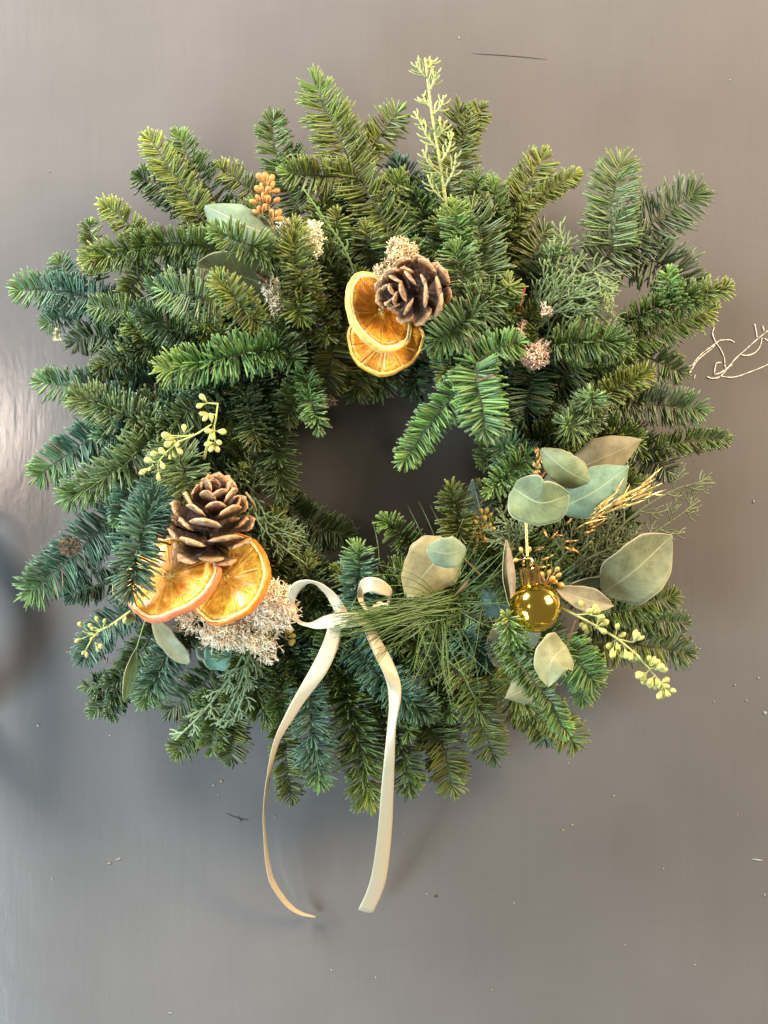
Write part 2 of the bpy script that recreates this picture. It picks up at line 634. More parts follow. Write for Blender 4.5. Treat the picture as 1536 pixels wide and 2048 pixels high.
def fir_needles(mb, path, reach, colr, tip, style='brush', dens=0.95, tipcount=12, tipmix=0.75, droop=0.0, width=1.95, lean=1.0):
    dens = dens * (1.35 if style == 'flat' else 1.6)
    reach = reach * .95
    path = np.asarray(path)
    seg = np.linalg.norm(np.diff(path, axis=0), axis=1)
    Lp = seg.sum() * PX
    n = max(int(Lp * dens), 20)
    s = np.clip((np.arange(n) + rng.random(n)) / n, 0, 1)
    gap = 0.5 + 0.5 * np.sin(s * rng.uniform(9, 22) + rng.uniform(0, 6)) * np.sin(s * rng.uniform(25, 40) + rng.uniform(0, 6))
    s = s[rng.random(n) < .62 + .5 * gap]
    s = np.concatenate([s, np.full(tipcount, 0.999)])
    k = len(s)
    u = s * (len(path) - 1)
    i = np.minimum(u.astype(int), len(path) - 2)
    fr = (u - i)[:, None]
    p0 = path[i] * (1 - fr) + path[i + 1] * fr
    Tn = nrm(np.gradient(path, axis=0))
    T = nrm(Tn[i] * (1 - fr) + Tn[i + 1] * fr)
    view = nrm(np.array([0, -D, 0]) - p0)
    U = view - np.sum(view * T, 1)[:, None] * T
    bad = np.linalg.norm(U, axis=1) < .25
    alt = np.tile(np.array([0, 0, 1.0]), (k, 1))
    U[bad] = (alt - np.sum(alt * T, 1)[:, None] * T)[bad]
    U = nrm(U)
    S = np.cross(T, U)
    sgn = np.where(rng.random(k) < .5, -1, 1)
    if style == 'flat':
        phi = sgn * R(1) * np.clip(rng.normal(80, 17, k), 20, 118)
    elif style == 'brush':
        phi = sgn * R(1) * np.where(rng.random(k) < .58, np.clip(rng.normal(76, 20, k), 0, 120), rng.uniform(0, 75, k))
    else:
        phi = rng.uniform(-math.pi, math.pi, k)
    if tipcount:
        phi[-tipcount:] = rng.uniform(-math.pi, math.pi, tipcount)
    Rd = np.cos(phi)[:, None] * U + np.sin(phi)[:, None] * S
    al = np.interp(s, [0, .5, .85, .97, 1], [90, 86, 79, 66, 46]) * lean + rng.normal(0, 6, k)
    if tipcount:
        al[-tipcount:] = rng.uniform(6, 48, tipcount)
    al = R(1) * al
    d0 = nrm(np.cos(al)[:, None] * T + np.sin(al)[:, None] * Rd + rng.normal(0, .08, (k, 3)))
    down = np.array([0, 0, -1.0])
    d1 = nrm(d0 + (0.06 + .24 * rng.random(k))[:, None] * T + (.16 + .2 * rng.random(k))[:, None] * U + droop * down)
    Lg = reach / PX * np.interp(s, [0, .1, .7, .93, 1], [.75, 1, 1, .84, .62]) * np.clip(rng.normal(.97, .13, k), .55, 1.25) / .97
    W = np.cross(d0, U)
    W = nrm(W + rng.normal(0, .28, (k, 3)))
    N = np.cross(W, d0)
    hw = width / PX * rng.uniform(.85, 1.12, k)
    ht = hw * .62
    m = np.clip((s - .62) / .38, 0, 1)[:, None] ** 1.4 * tipmix
    c = np.asarray(colr)[None] * (1 - m) + np.asarray(tip)[None] * m
    c = c * rng.uniform(.60, 1.3, k)[:, None] * (1 + rng.normal(0, .06, (k, 3)))
    pale = rng.random(k) < .10
    c[pale] = c[pale] * .6 + np.array([.12, .17, .12]) * .5
    brown = rng.random(k) < .018
    c[brown] = np.array([.16, .10, .05])
    needle_mesh(mb, p0, d0, d1, Lg, W, N, hw, ht, np.clip(c, .005, 1))


wreath = thing("fir_wreath", "round evergreen fir wreath hanging on the grey wall, trimmed with oranges and cones", "wreath", P(743, 900, 60))

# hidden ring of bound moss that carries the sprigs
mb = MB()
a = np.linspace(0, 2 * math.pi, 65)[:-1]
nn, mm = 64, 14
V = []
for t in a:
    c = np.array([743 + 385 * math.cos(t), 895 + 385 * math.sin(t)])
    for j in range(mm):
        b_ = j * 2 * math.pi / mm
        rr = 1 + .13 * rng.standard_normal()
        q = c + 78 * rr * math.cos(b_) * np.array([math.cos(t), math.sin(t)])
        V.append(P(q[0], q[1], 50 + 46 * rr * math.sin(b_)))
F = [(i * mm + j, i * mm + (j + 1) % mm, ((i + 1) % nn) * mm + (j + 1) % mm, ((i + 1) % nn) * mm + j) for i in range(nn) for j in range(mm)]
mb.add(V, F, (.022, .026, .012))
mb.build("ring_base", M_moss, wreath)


def fir(pts, reach, colr=GREEN, tip=GTIP, style='brush', dens=.95, branches=(), part=True, **kw):
    """pts: (x, y, h) from the cut end to the tip, in photo pixels"""
    pts = [tuple(map(float, p)) for p in pts]
    a_, b_ = np.array(pts[-2]), np.array(pts[-1])
    dd_ = b_ - a_
    cut = min(.42 * reach, .6 * np.linalg.norm(dd_[:2]))
    pts[-1] = tuple(b_ - dd_ / max(np.linalg.norm(dd_), 1) * cut)
    path = catmull(PP(pts), 14)
    path = path + np.vstack([np.zeros(3), rng.normal(0, 1.2 / PX, (12, 3)), np.zeros(3)])
    tw, nd = MB(), MB()
    tc = np.array([.062, .062, .026])
    tw.tube(path, np.linspace(2.9, 1.3, 14) / PX, 6, tc)
    fir_needles(nd, path, reach, colr, tip, style, dens, **kw)
    for bp, br in branches:
        bp = [np.array(p, float) for p in bp]
        dd_ = bp[-1] - bp[-2]
        bp[-1] = bp[-1] - dd_ / max(np.linalg.norm(dd_), 1) * min(.42 * br, .6 * np.linalg.norm(dd_))
        q = catmull(PP(bp), 10)
        tw.tube(q, np.linspace(2.2, 1.1, 10) / PX, 6, tc)
        fir_needles(nd, q, br, colr, tip, style, dens, **kw)
    t = tw.build("fir_sprig", M_twig, wreath, origin=path[0])
    n_ = nd.build("needles", M_needle, t)
    n_['kind'] = 'stuff'
    return t


# --- filling sprigs, deep in the ring
CX, CY = 743, 895
for k in range(150):
    th = 2 * math.pi * (k * 0.61803 % 1)
    layer = k % 4
    r0 = (285, 350, 440, 330)[layer] + rng.uniform(-25, 25)
    dirn = th + (rng.uniform(-.5, .5) if layer != 3 else math.pi + rng.uniform(-1.0, 1.0))
    Ln = rng.uniform(105, 165)
    x0, y0 = CX + r0 * math.cos(th), CY + r0 * math.sin(th)
    x1, y1 = x0 + Ln * math.cos(dirn), y0 + Ln * math.sin(dirn)
    if layer == 3:
        rr_ = math.hypot(x1 - 745, y1 - 930)
        if rr_ < 215:
            s_ = 215 / max(rr_, 1)
            x1, y1 = 745 + (x1 - 745) * s_, 930 + (y1 - 930) * s_
    ro = math.hypot(x1 - CX, y1 - CY)
    lim = 555 if math.sin(th) < .35 else 600
    if ro > lim:
        x1, y1 = CX + (x1 - CX) * lim / ro, CY + (y1 - CY) * lim / ro
    h0, h1 = rng.uniform(75, 115), rng.uniform(85, 150)
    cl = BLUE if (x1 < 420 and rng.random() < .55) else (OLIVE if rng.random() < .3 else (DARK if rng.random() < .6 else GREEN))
    br_ = []
    for sg in (-1, 1):
        if rng.random() < .6:
            f0 = rng.uniform(.25, .5)
            bx, by, bh = x0 + (x1 - x0) * f0, y0 + (y1 - y0) * f0, h0 + (h1 - h0) * f0 + 4
            an_ = math.atan2(y1 - y0, x1 - x0) + sg * rng.uniform(.55, .9)
            lb = Ln * rng.uniform(.45, .6)
            ex, ey = bx + lb * math.cos(an_), by + lb * math.sin(an_)
            if math.hypot(ex - CX, ey - CY) < 555 and math.hypot(ex - 745, ey - 930) > 215:
                br_.append(([(bx, by, bh), ((bx + ex) / 2, (by + ey) / 2, bh + 6), (ex, ey, bh + 8)], 34))
    fir([(x0, y0, h0), ((x0 + x1) / 2 + rng.uniform(-8, 8), (y0 + y1) / 2 + rng.uniform(-8, 8), (h0 + h1) / 2 + 8), (x1, y1, h1)],
        rng.uniform(35, 42), cl, (GTIP, YTIP)[k % 2], ('brush', 'flat', 'brush', 'round')[k % 4], .85, br_, tipmix=.45)

# --- sprigs one can pick out in the photograph, clockwise from the top
# top
fir([(812, 520, 110), (760, 425, 118), (705, 335, 115), (660, 232, 105), (622, 150, 95)], 54, OLIVE, GTIP, 'flat', 1.0,
    [([(722, 320, 112), (765, 265, 108), (803, 213, 104)], 38), ([(708, 355, 116), (640, 352, 120), (562, 346, 122)], 40)], lean=.95)
fir([(600, 430, 90), (560, 340, 95), (545, 270, 88), (549, 222, 85)], 38, GREEN, GREEN, 'flat', 1.0, [([(575, 380, 90), (590, 330, 90), (578, 290, 88)], 36)])
fir([(450, 500, 110), (400, 430, 118), (345, 345, 112), (292, 266, 105)], 38, OLIVE, YTIP, 'flat', 1.05, tipmix=.95)
fir([(480, 460, 90), (420, 385, 98), (378, 315, 92), (352, 263, 90)], 38, DARK, GTIP, 'flat', 1.0)
fir([(430, 470, 95), (370, 410, 100), (315, 370, 92), (266, 352, 90)], 38, DARK, GREEN, 'flat', 1.0)
fir([(540, 420, 90), (490, 370, 95), (432, 330, 92)], 30, OLIVE, YTIP, 'flat', .9, tipmix=.6)
fir([(320, 510, 120), (270, 460, 118), (232, 425, 112), (200, 405, 110)], 31, OLIVE, YTIP, 'flat', 1.05, tipmix=.95)
fir([(470, 505, 125), (380, 490, 140), (290, 495, 135), (162, 524, 115)], 40, GREEN, YTIP, 'brush', 1.05, tipmix=.6)
fir([(300, 510, 120), (275, 555, 118), (244, 605, 112)], 32, OLIVE, YTIP, 'flat', 1.0, tipmix=.4)
fir([(290, 640, 90), (190, 600, 95), (110, 582, 92), (22, 580, 85)], 42, BLUE, GTIP, 'flat', 1.0,
    [([(152, 592, 92), (135, 550, 90), (112, 512, 86)], 31), ([(155, 604, 90), (110, 640, 85), (84, 652, 82)], 30)])
fir([(200, 560, 90), (190, 530, 92), (178, 440, 88)], 26, OLIVE, GTIP, 'flat', .8)
fir([(250, 690, 90), (190, 670, 90), (135, 690, 85)], 36, DARK, GREY, 'flat', 1.0)
fir([(360, 680, 130), (270, 705, 130), (188, 742, 118)], 40, DARK, OLIVE, 'round', 1.1)
fir([(430, 690, 150), (350, 660, 165), (268, 618, 150)], 38, DARK, DARK, 'round', 1.3)
fir([(300, 640, 120), (240, 622, 122), (178, 612, 112)], 34, GREEN, PALE, 'flat', .9)
fir([(450, 605, 185), (390, 592, 208), (310, 576, 195)], 44, PALE, GTIP, 'flat', .85)
fir([(520, 650, 190), (475, 605, 222), (430, 548, 225)], 34, OLIVE, YTIP, 'brush', 1.1, tipmix=.4)
fir([(440, 690, 150), (422, 660, 175), (410, 636, 205)], 34, OLIVE, YTIP, 'round', 1.2, tipmix=.5)
fir([(560, 695, 175), (470, 712, 195), (390, 728, 190), (313, 743, 178)], 44, BRIGHT, YTIP, 'brush', 1.15, tipmix=.7)
fir([(430, 770, 145), (370, 830, 150), (300, 880, 140)], 40, DARK, OLIVE, 'round', 1.2)
# left
fir([(440, 745, 110), (300, 768, 112), (180, 772, 105), (68, 764, 92)], 42, BLUE, GTIP, 'flat', 1.05)
fir([(330, 865, 135), (240, 826, 145), (185, 805, 138), (138, 790, 130)], 46, PALE, OLIVE, 'brush', 1.0)
fir([(330, 835, 110), (220, 858, 118), (140, 905, 112), (66, 960, 100)], 46, BLUE, GTIP, 'flat', 1.1)
fir([(330, 850, 140), (255, 925, 150), (190, 968, 142), (122, 1002, 130)], 46, PALE, BRIGHT, 'brush', 1.0)
fir([(260, 970, 150), (248, 1010, 155), (236, 1056, 145)], 30, BLUE, GTIP, 'flat', 1.1)
fir([(260, 1010, 110), (180, 1080, 112), (120, 1135, 105), (44, 1198, 95)], 52, BLUE, GTIP, 'flat', 1.15)
fir([(312, 995, 180), (284, 1065, 228), (270, 1135, 238), (258, 1200, 228)], 48, BLUE, GREY, 'brush', 1.15)
fir([(320, 970, 150), (305, 1020, 160), (290, 1080, 150)], 46, BLUE, BLUE, 'brush', 1.0)
fir([(250, 1160, 85), (190, 1172, 85), (128, 1192, 78)], 32, DARK, BLUE, 'flat', 1.0)
fir([(300, 1200, 90), (230, 1240, 92), (190, 1280, 88), (158, 1328, 82)], 38, BLUE, BLUE, 'flat', 1.0)
fir([(320, 1250, 90), (275, 1310, 95), (240, 1365, 90), (183, 1430, 82)], 34, DARK, PALE, 'flat', 1.1,
    [([(250, 1352, 90), (210, 1368, 86), (164, 1377, 82)], 26), ([(248, 1365, 90), (235, 1400, 86), (222, 1440, 82)], 24)])
fir([(365, 1270, 140), (330, 1320, 145), (308, 1365, 140), (284, 1414, 128)], 40, BLUE, GTIP, 'brush', 1.2)
# bottom
fir([(440, 1330, 90), (390, 1380, 92), (330, 1430, 85)], 40, DARK, GREY, 'flat', 1.0)
fir([(490, 1240, 130), (500, 1310, 138), (515, 1385, 130), (540, 1450, 118)], 48, GREEN, OLIVE, 'brush', 1.05)
fir([(430, 1380, 95), (400, 1450, 95), (348, 1515, 85)], 34, GREEN, OLIVE, 'flat', 1.0)
fir([(440, 1390, 110), (430, 1450, 110), (418, 1510, 100)], 34, GREEN, GTIP, 'flat', 1.0)
fir([(460, 1400, 100), (465, 1470, 98), (460, 1530, 92)], 36, OLIVE, GREY, 'flat', 1.0)
fir([(560, 1420, 85), (572, 1510, 85), (584, 1606, 78)], 34, OLIVE, OLIVE, 'flat', 1.05)
fir([(612, 1370, 165), (622, 1440, 170), (632, 1510, 162), (641, 1576, 150)], 42, BLUE, GTIP, 'brush', 1.2)
fir([(680, 1330, 130), (700, 1420, 135), (725, 1520, 128), (744, 1618, 112)], 50, GREEN, YTIP, 'brush', 1.15, tipmix=.55)
fir([(770, 1400, 110), (800, 1490, 112), (822, 1592, 100)], 42, GREEN, GTIP, 'brush', 1.0)
fir([(855, 1400, 90), (885, 1490, 92), (908, 1592, 80)], 44, OLIVE, OLIVE, 'flat', 1.05)
fir([(800, 1400, 95), (850, 1450, 95), (885, 1500, 90)], 40, OLIVE, GREY, 'flat', .9)
fir([(700, 1280, 140), (760, 1350, 160), (810, 1395, 160), (870, 1432, 150)], 44, BLUE, PALE, 'brush', 1.1)
fir([(930, 1360, 110), (960, 1430, 110), (990, 1525, 92)], 42, OLIVE, DARK, 'flat', 1.0)
fir([(900, 1320, 140), (940, 1380, 150), (968, 1440, 140)], 44, OLIVE, OLIVE, 'round', 1.1)
fir([(1020, 1400, 90), (1080, 1450, 88), (1090, 1490, 80)], 38, OLIVE, GREY, 'flat', .95)
fir([(1060, 1400, 85), (1110, 1440, 85), (1158, 1497, 78)], 42, OLIVE, OLIVE, 'flat', 1.0)
fir([(1120, 1280, 130), (1160, 1330, 135), (1196, 1376, 122)], 44, BRIGHT, GTIP, 'flat', 1.1)
fir([(1150, 1290, 120), (1170, 1340, 120), (1165, 1410, 105)], 36, GREEN, GTIP, 'flat', 1.0)
fir([(1000, 1282, 215), (1034, 1322, 244), (1070, 1366, 256), (1104, 1412, 250), (1138, 1472, 228)], 25, GREEN, (.26, .40, .09), 'flat', 1.3, tipmix=1.0, tipcount=8)
fir([(1010, 1330, 150), (1030, 1390, 150), (1070, 1420, 140)], 34, OLIVE, BRIGHT, 'brush', 1.0)
fir([(1040, 1335, 190), (1028, 1285, 235), (1012, 1224, 262)], 30, BRIGHT, YTIP, 'brush', 1.1, droop=.4)
# right
fir([(1160, 1230, 110), (1240, 1222, 112), (1300, 1205, 108), (1357, 1190, 98)], 36, GREEN, OLIVE, 'flat', 1.05)
fir([(1220, 1238, 95), (1300, 1238, 95), (1380, 1246, 88)], 30, GREEN, GREY, 'flat', 1.0)
fir([(1150, 1290, 85), (1230, 1288, 88), (1310, 1295, 85), (1388, 1307, 78)], 42, OLIVE, GREY, 'flat', 1.05)
fir([(1240, 905, 85), (1320, 895, 88), (1390, 882, 85), (1462, 877, 80)], 28, GREEN, PALE, 'flat', 1.0, lean=.85)
fir([(1230, 860, 90), (1285, 895, 88), (1345, 955, 80)], 42, GREY, GREY, 'flat', .95)
fir([(1180, 815, 110), (1280, 808, 112), (1350, 812, 108), (1412, 822, 100)], 42, GREY, BRIGHT, 'flat', 1.0, tipmix=1.0)
fir([(1200, 700, 100), (1290, 715, 102), (1372, 748, 92)], 38, GREEN, PALE, 'flat', 1.0)
fir([(1190, 735, 115), (1280, 680, 120), (1350, 650, 115), (1432, 615, 105)], 38, GREEN, YTIP, 'flat', 1.05, tipmix=.9)
fir([(1240, 650, 120), (1320, 615, 125), (1390, 590, 120), (1462, 575, 110)], 34, GREEN, YTIP, 'brush', 1.1, tipmix=.6)
fir([(1345, 612, 125), (1340, 575, 132), (1336, 535, 130)], 30, BRIGHT, GTIP, 'brush', 1.1)
fir([(1165, 570, 95), (1235, 492, 105), (1320, 432, 100), (1408, 376, 90)], 60, GREY, GREEN, 'flat', .85)
fir([(1222, 500, 115), (1222, 430, 118), (1230, 370, 112), (1247, 308, 105)], 54, PALE, OLIVE, 'flat', .95)
fir([(1235, 500, 90), (1300, 518, 92), (1345, 545, 88), (1392, 600, 80)], 58, GREY, GREEN, 'flat', .85)
fir([(985, 500, 115), (1030, 420, 120), (1062, 360, 115), (1090, 302, 108)], 42, OLIVE, YTIP, 'flat', 1.05, tipmix=.4)
fir([(1010, 470, 125), (1060, 410, 125), (1110, 372, 118), (1160, 345, 110)], 25, OLIVE, YTIP, 'flat', 1.1, tipmix=.5, lean=.9)
fir([(890, 440, 95), (905, 340, 98), (915, 270, 92), (918, 208, 88)], 52, OLIVE, OLIVE, 'flat', 1.05, [([(920, 290, 92), (945, 245, 90), (970, 208, 86)], 30)])
fir([(1000, 470, 130), (992, 415, 138), (985, 358, 132)], 34, GREEN, GTIP, 'brush', 1.1)
fir([(960, 430, 120), (955, 385, 126), (953, 340, 120)], 32, GREEN, GTIP, 'brush', 1.0)
fir([(965, 640, 140), (966, 550, 160), (962, 470, 155), (935, 398, 140)], 52, PALE, OLIVE, 'flat', 1.05)
fir([(935, 650, 160), (925, 570, 180), (908, 485, 185)], 48, PALE, BRIGHT, 'brush', 1.05, droop=.2)
fir([(925, 520, 160), (915, 460, 170), (905, 400, 165)], 34, BRIGHT, YTIP, 'brush', 1.0, tipmix=.5)
fir([(1050, 570, 115), (1070, 510, 120), (1096, 448, 112)], 42, OLIVE, PALE, 'flat', 1.0)
fir([(985, 590, 170), (930, 640, 200), (858, 692, 210)], 52, PALE, BRIGHT, 'brush', 1.0)
fir([(1000, 640, 150), (1010, 600, 165), (1022, 555, 178)], 36, GREEN, YTIP, 'brush', 1.0)
fir([(945, 735, 215), (990, 700, 222), (1048, 680, 218)], 34, BRIGHT, GTIP, 'flat', 1.15, tipcount=8)
fir([(950, 735, 215), (905, 790, 222), (860, 850, 218), (800, 932, 205)], 34, BRIGHT, GTIP, 'flat', 1.2, tipcount=8, lean=.95)
fir([(950, 725, 222), (955, 770, 235), (965, 820, 238), (972, 878, 228)], 48, BRIGHT, PALE, 'flat', .95, tipcount=8, width=2.6)
fir([(1110, 690, 160), (1180, 682, 168), (1260, 684, 160)], 44, GREEN, GREEN, 'brush', 1.1)
fir([(1070, 700, 110), (1058, 780, 125), (1048, 850, 130)], 52, DARK, DARK, 'flat', 1.0)
fir([(1150, 825, 150), (1220, 785, 155), (1302, 738, 145)], 34, OLIVE, YTIP, 'brush', 1.1, tipmix=.5)
fir([(1170, 850, 150), (1180, 815, 175), (1186, 785, 205)], 38, PALE, BRIGHT, 'round', 1.2)
fir([(1180, 830, 150), (1150, 850, 175), (1128, 850, 205)], 40, PALE, GTIP, 'round', 1.1)
fir([(1080, 960, 140), (1040, 920, 150), (985, 885, 150)], 46, BLUE, GREEN, 'brush', .95)
fir([(1055, 910, 175), (1020, 945, 195), (972, 990, 200)], 34, BRIGHT, YTIP, 'brush', 1.1, tipmix=.5)
fir([(925, 1100, 150), (915, 1040, 165), (900, 965, 170)], 38, OLIVE, OLIVE, 'brush', 1.25)
fir([(870, 1130, 120), (815, 1080, 135), (757, 1034, 138)], 34, GREEN, GTIP, 'brush', 1.15)
fir([(720, 1220, 145), (718, 1150, 165), (716, 1085, 170)], 40, BLUE, GTIP, 'brush', 1.2)
fir([(640, 1170, 95), (620, 1130, 100), (590, 1080, 90)], 36, DARK, DARK, 'flat', 1.0)
# inside edge
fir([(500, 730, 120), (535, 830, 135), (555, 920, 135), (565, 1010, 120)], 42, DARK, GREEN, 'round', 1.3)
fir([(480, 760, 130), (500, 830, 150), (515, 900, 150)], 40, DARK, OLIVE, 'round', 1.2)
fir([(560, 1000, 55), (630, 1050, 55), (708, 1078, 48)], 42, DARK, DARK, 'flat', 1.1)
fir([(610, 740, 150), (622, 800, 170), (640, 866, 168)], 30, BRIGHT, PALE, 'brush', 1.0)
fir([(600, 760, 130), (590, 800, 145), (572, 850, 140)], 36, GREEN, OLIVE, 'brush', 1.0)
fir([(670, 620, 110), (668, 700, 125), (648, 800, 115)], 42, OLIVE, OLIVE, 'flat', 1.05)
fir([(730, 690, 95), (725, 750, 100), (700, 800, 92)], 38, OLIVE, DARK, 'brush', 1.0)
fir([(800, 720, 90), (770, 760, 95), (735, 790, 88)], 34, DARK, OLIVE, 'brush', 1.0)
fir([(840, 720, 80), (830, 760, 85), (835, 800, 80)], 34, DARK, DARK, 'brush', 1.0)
fir([(545, 640, 140), (565, 690, 160), (600, 735, 165)], 40, PALE, GTIP, 'brush', .95)
fir([(615, 640, 150), (602, 560, 185), (588, 500, 192), (586, 440, 182)], 40, OLIVE, YTIP, 'brush', 1.15, tipmix=.6)
fir([(590, 560, 175), (600, 620, 180), (612, 650, 170)], 36, OLIVE, YTIP, 'brush', 1.0)
fir([(570, 520, 170), (500, 492, 230), (420, 456, 242)], 38, GREEN, GTIP, 'brush', 1.0)
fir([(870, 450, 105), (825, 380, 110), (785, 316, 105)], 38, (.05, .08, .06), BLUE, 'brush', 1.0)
fir([(690, 590, 120), (650, 540, 128), (620, 480, 120)], 40, DARK, GREEN, 'flat', 1.0)
fir([(340, 890, 160), (365, 940, 190), (388, 1008, 195)], 50, PALE, OLIVE, 'brush', 1.05)
fir([(600, 1180, 110), (640, 1210, 112), (620, 1260, 105)], 38, GREEN, DARK, 'brush', 1.0)
fir([(560, 1260, 120), (590, 1320, 125), (600, 1380, 118)], 40, DARK, GREEN, 'brush', 1.0)
fir([(920, 1260, 130), (960, 1300, 135), (1010, 1330, 130)], 40, BLUE, GREEN, 'brush', 1.0)
fir([(1180, 1200, 85), (1260, 1170, 90), (1320, 1150, 85)], 36, GREEN, OLIVE, 'flat', 1.0)

# ------------------------------------------------------------------ pine cones
def scale_mesh():
    """one woody scale: x outwards 0..1, y across, z towards the cone's tip"""
    xs = [0, .3, .6, .8, .9, .97, 1.0]
    wy = [.07, .11, .19, .27, .27, .19, .07]
    tz = [.03, .03, .03, .04, .075, .07, .03]
    zc = [0, .0, .04, .10, .13, .15, .17]
    mb = MB()
    V, C = [], []
    n = 8
    for x, w_, t_, z_ in zip(xs, wy, tz, zc):
        for j in range(n):
            a_ = 2 * math.pi * j / n
            yy = w_ * math.copysign(abs(math.cos(a_)) ** .8, math.cos(a_))
            zz = t_ * math.sin(a_)
            bow = -.55 * yy * yy                    # edges bend back
            V.append((x - .25 * abs(yy) * (x > .7), yy, z_ + zz + bow))
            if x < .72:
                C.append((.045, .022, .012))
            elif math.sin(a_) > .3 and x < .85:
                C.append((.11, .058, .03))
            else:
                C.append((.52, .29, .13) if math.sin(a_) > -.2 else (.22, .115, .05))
    V.append((1.05, 0, .13))
    C.append((.22, .125, .06))
    f = []
    m_ = len(xs)
    for i in range(m_ - 1):
        for j in range(n):
            k = (j + 1) % n
            f.append((i * n + j, i * n + k, (i + 1) * n + k, (i + 1) * n + j))
    for j in range(n):
        f.append(((m_ - 1) * n + j, (m_ - 1) * n + (j + 1) % n, m_ * n))
    mb.add(V, f, np.array(C))
    return mb.mesh("scale", M_cone, (0, 0, 0), smooth=False)


SCALE = scale_mesh()


def pine_cone(label, centre, axis, length, radius, n=64, spin=0.0, open_=(108, 22)):
    c = P(*centre)
    ax = Vector(axis).normalized()
    L_ = length / PX
    base = Vector(c) - ax * L_ * .5
    t = thing("pine_cone", label, "pine cone", base, "pine cones wired onto the wreath")
    q = ax.to_track_quat('Z', 'Y')
    mb = MB()
    zz = np.linspace(0, .95, 8) * L_
    pts = np.array([base + ax * z for z in zz])
    mb.tube(pts, np.array([.5, 1, 1.1, 1.05, .95, .8, .55, .2]) * .2 * radius / PX, 8, (.05, .028, .016))
    mb.build("core", M_cone, t)
    for i in range(n):
        s = (i + .5) / n
        ang = i * R(137.508) + spin
        prof = math.sin(math.pi * min(1, (.22 + .78 * s) ** .85 * .93)) ** .6
        ln = radius / PX * (.30 + .70 * prof) * (.86 + .24 * random.random())
        th = R(open_[0] + (open_[1] - open_[0]) * s ** .9 + random.uniform(-11, 11))
        out = Vector((math.cos(ang), math.sin(ang), 0))
        d = out * math.sin(th) + Vector((0, 0, 1)) * math.cos(th)
        y = Vector((0, 0, 1)).cross(out)
        z = d.cross(y)
        if z.z < 0 and th < R(90):
            z = -z
            y = -y
        m = Matrix((d, y, z)).transposed().to_4x4()
        wsc = ln * (1.0 + .3 * (1 - s)) * random.uniform(.9, 1.2)
        m = m @ Matrix.Diagonal((ln, wsc, ln * .95, 1))
        pos = Vector((0, 0, (.06 + .82 * s ** 1.1) * L_))
        o = bpy.data.objects.new("scale", SCALE)
        col.objects.link(o)
        o.parent = t
        o.matrix_basis = q.to_matrix().to_4x4() @ Matrix.Translation(pos) @ m
    return t


pine_cone("brown open pine cone standing tip up above the two lower-left orange slices", (426, 1044, 215), (0.10, -0.45, 0.88), 116, 77, n=42, spin=.4, open_=(112, 30))
pine_cone("brown pine cone lying on its side over the upper pair of orange slices", (826, 584, 222), (-0.66, -0.68, -0.22), 106, 61, n=42, spin=1.1, open_=(112, 30))


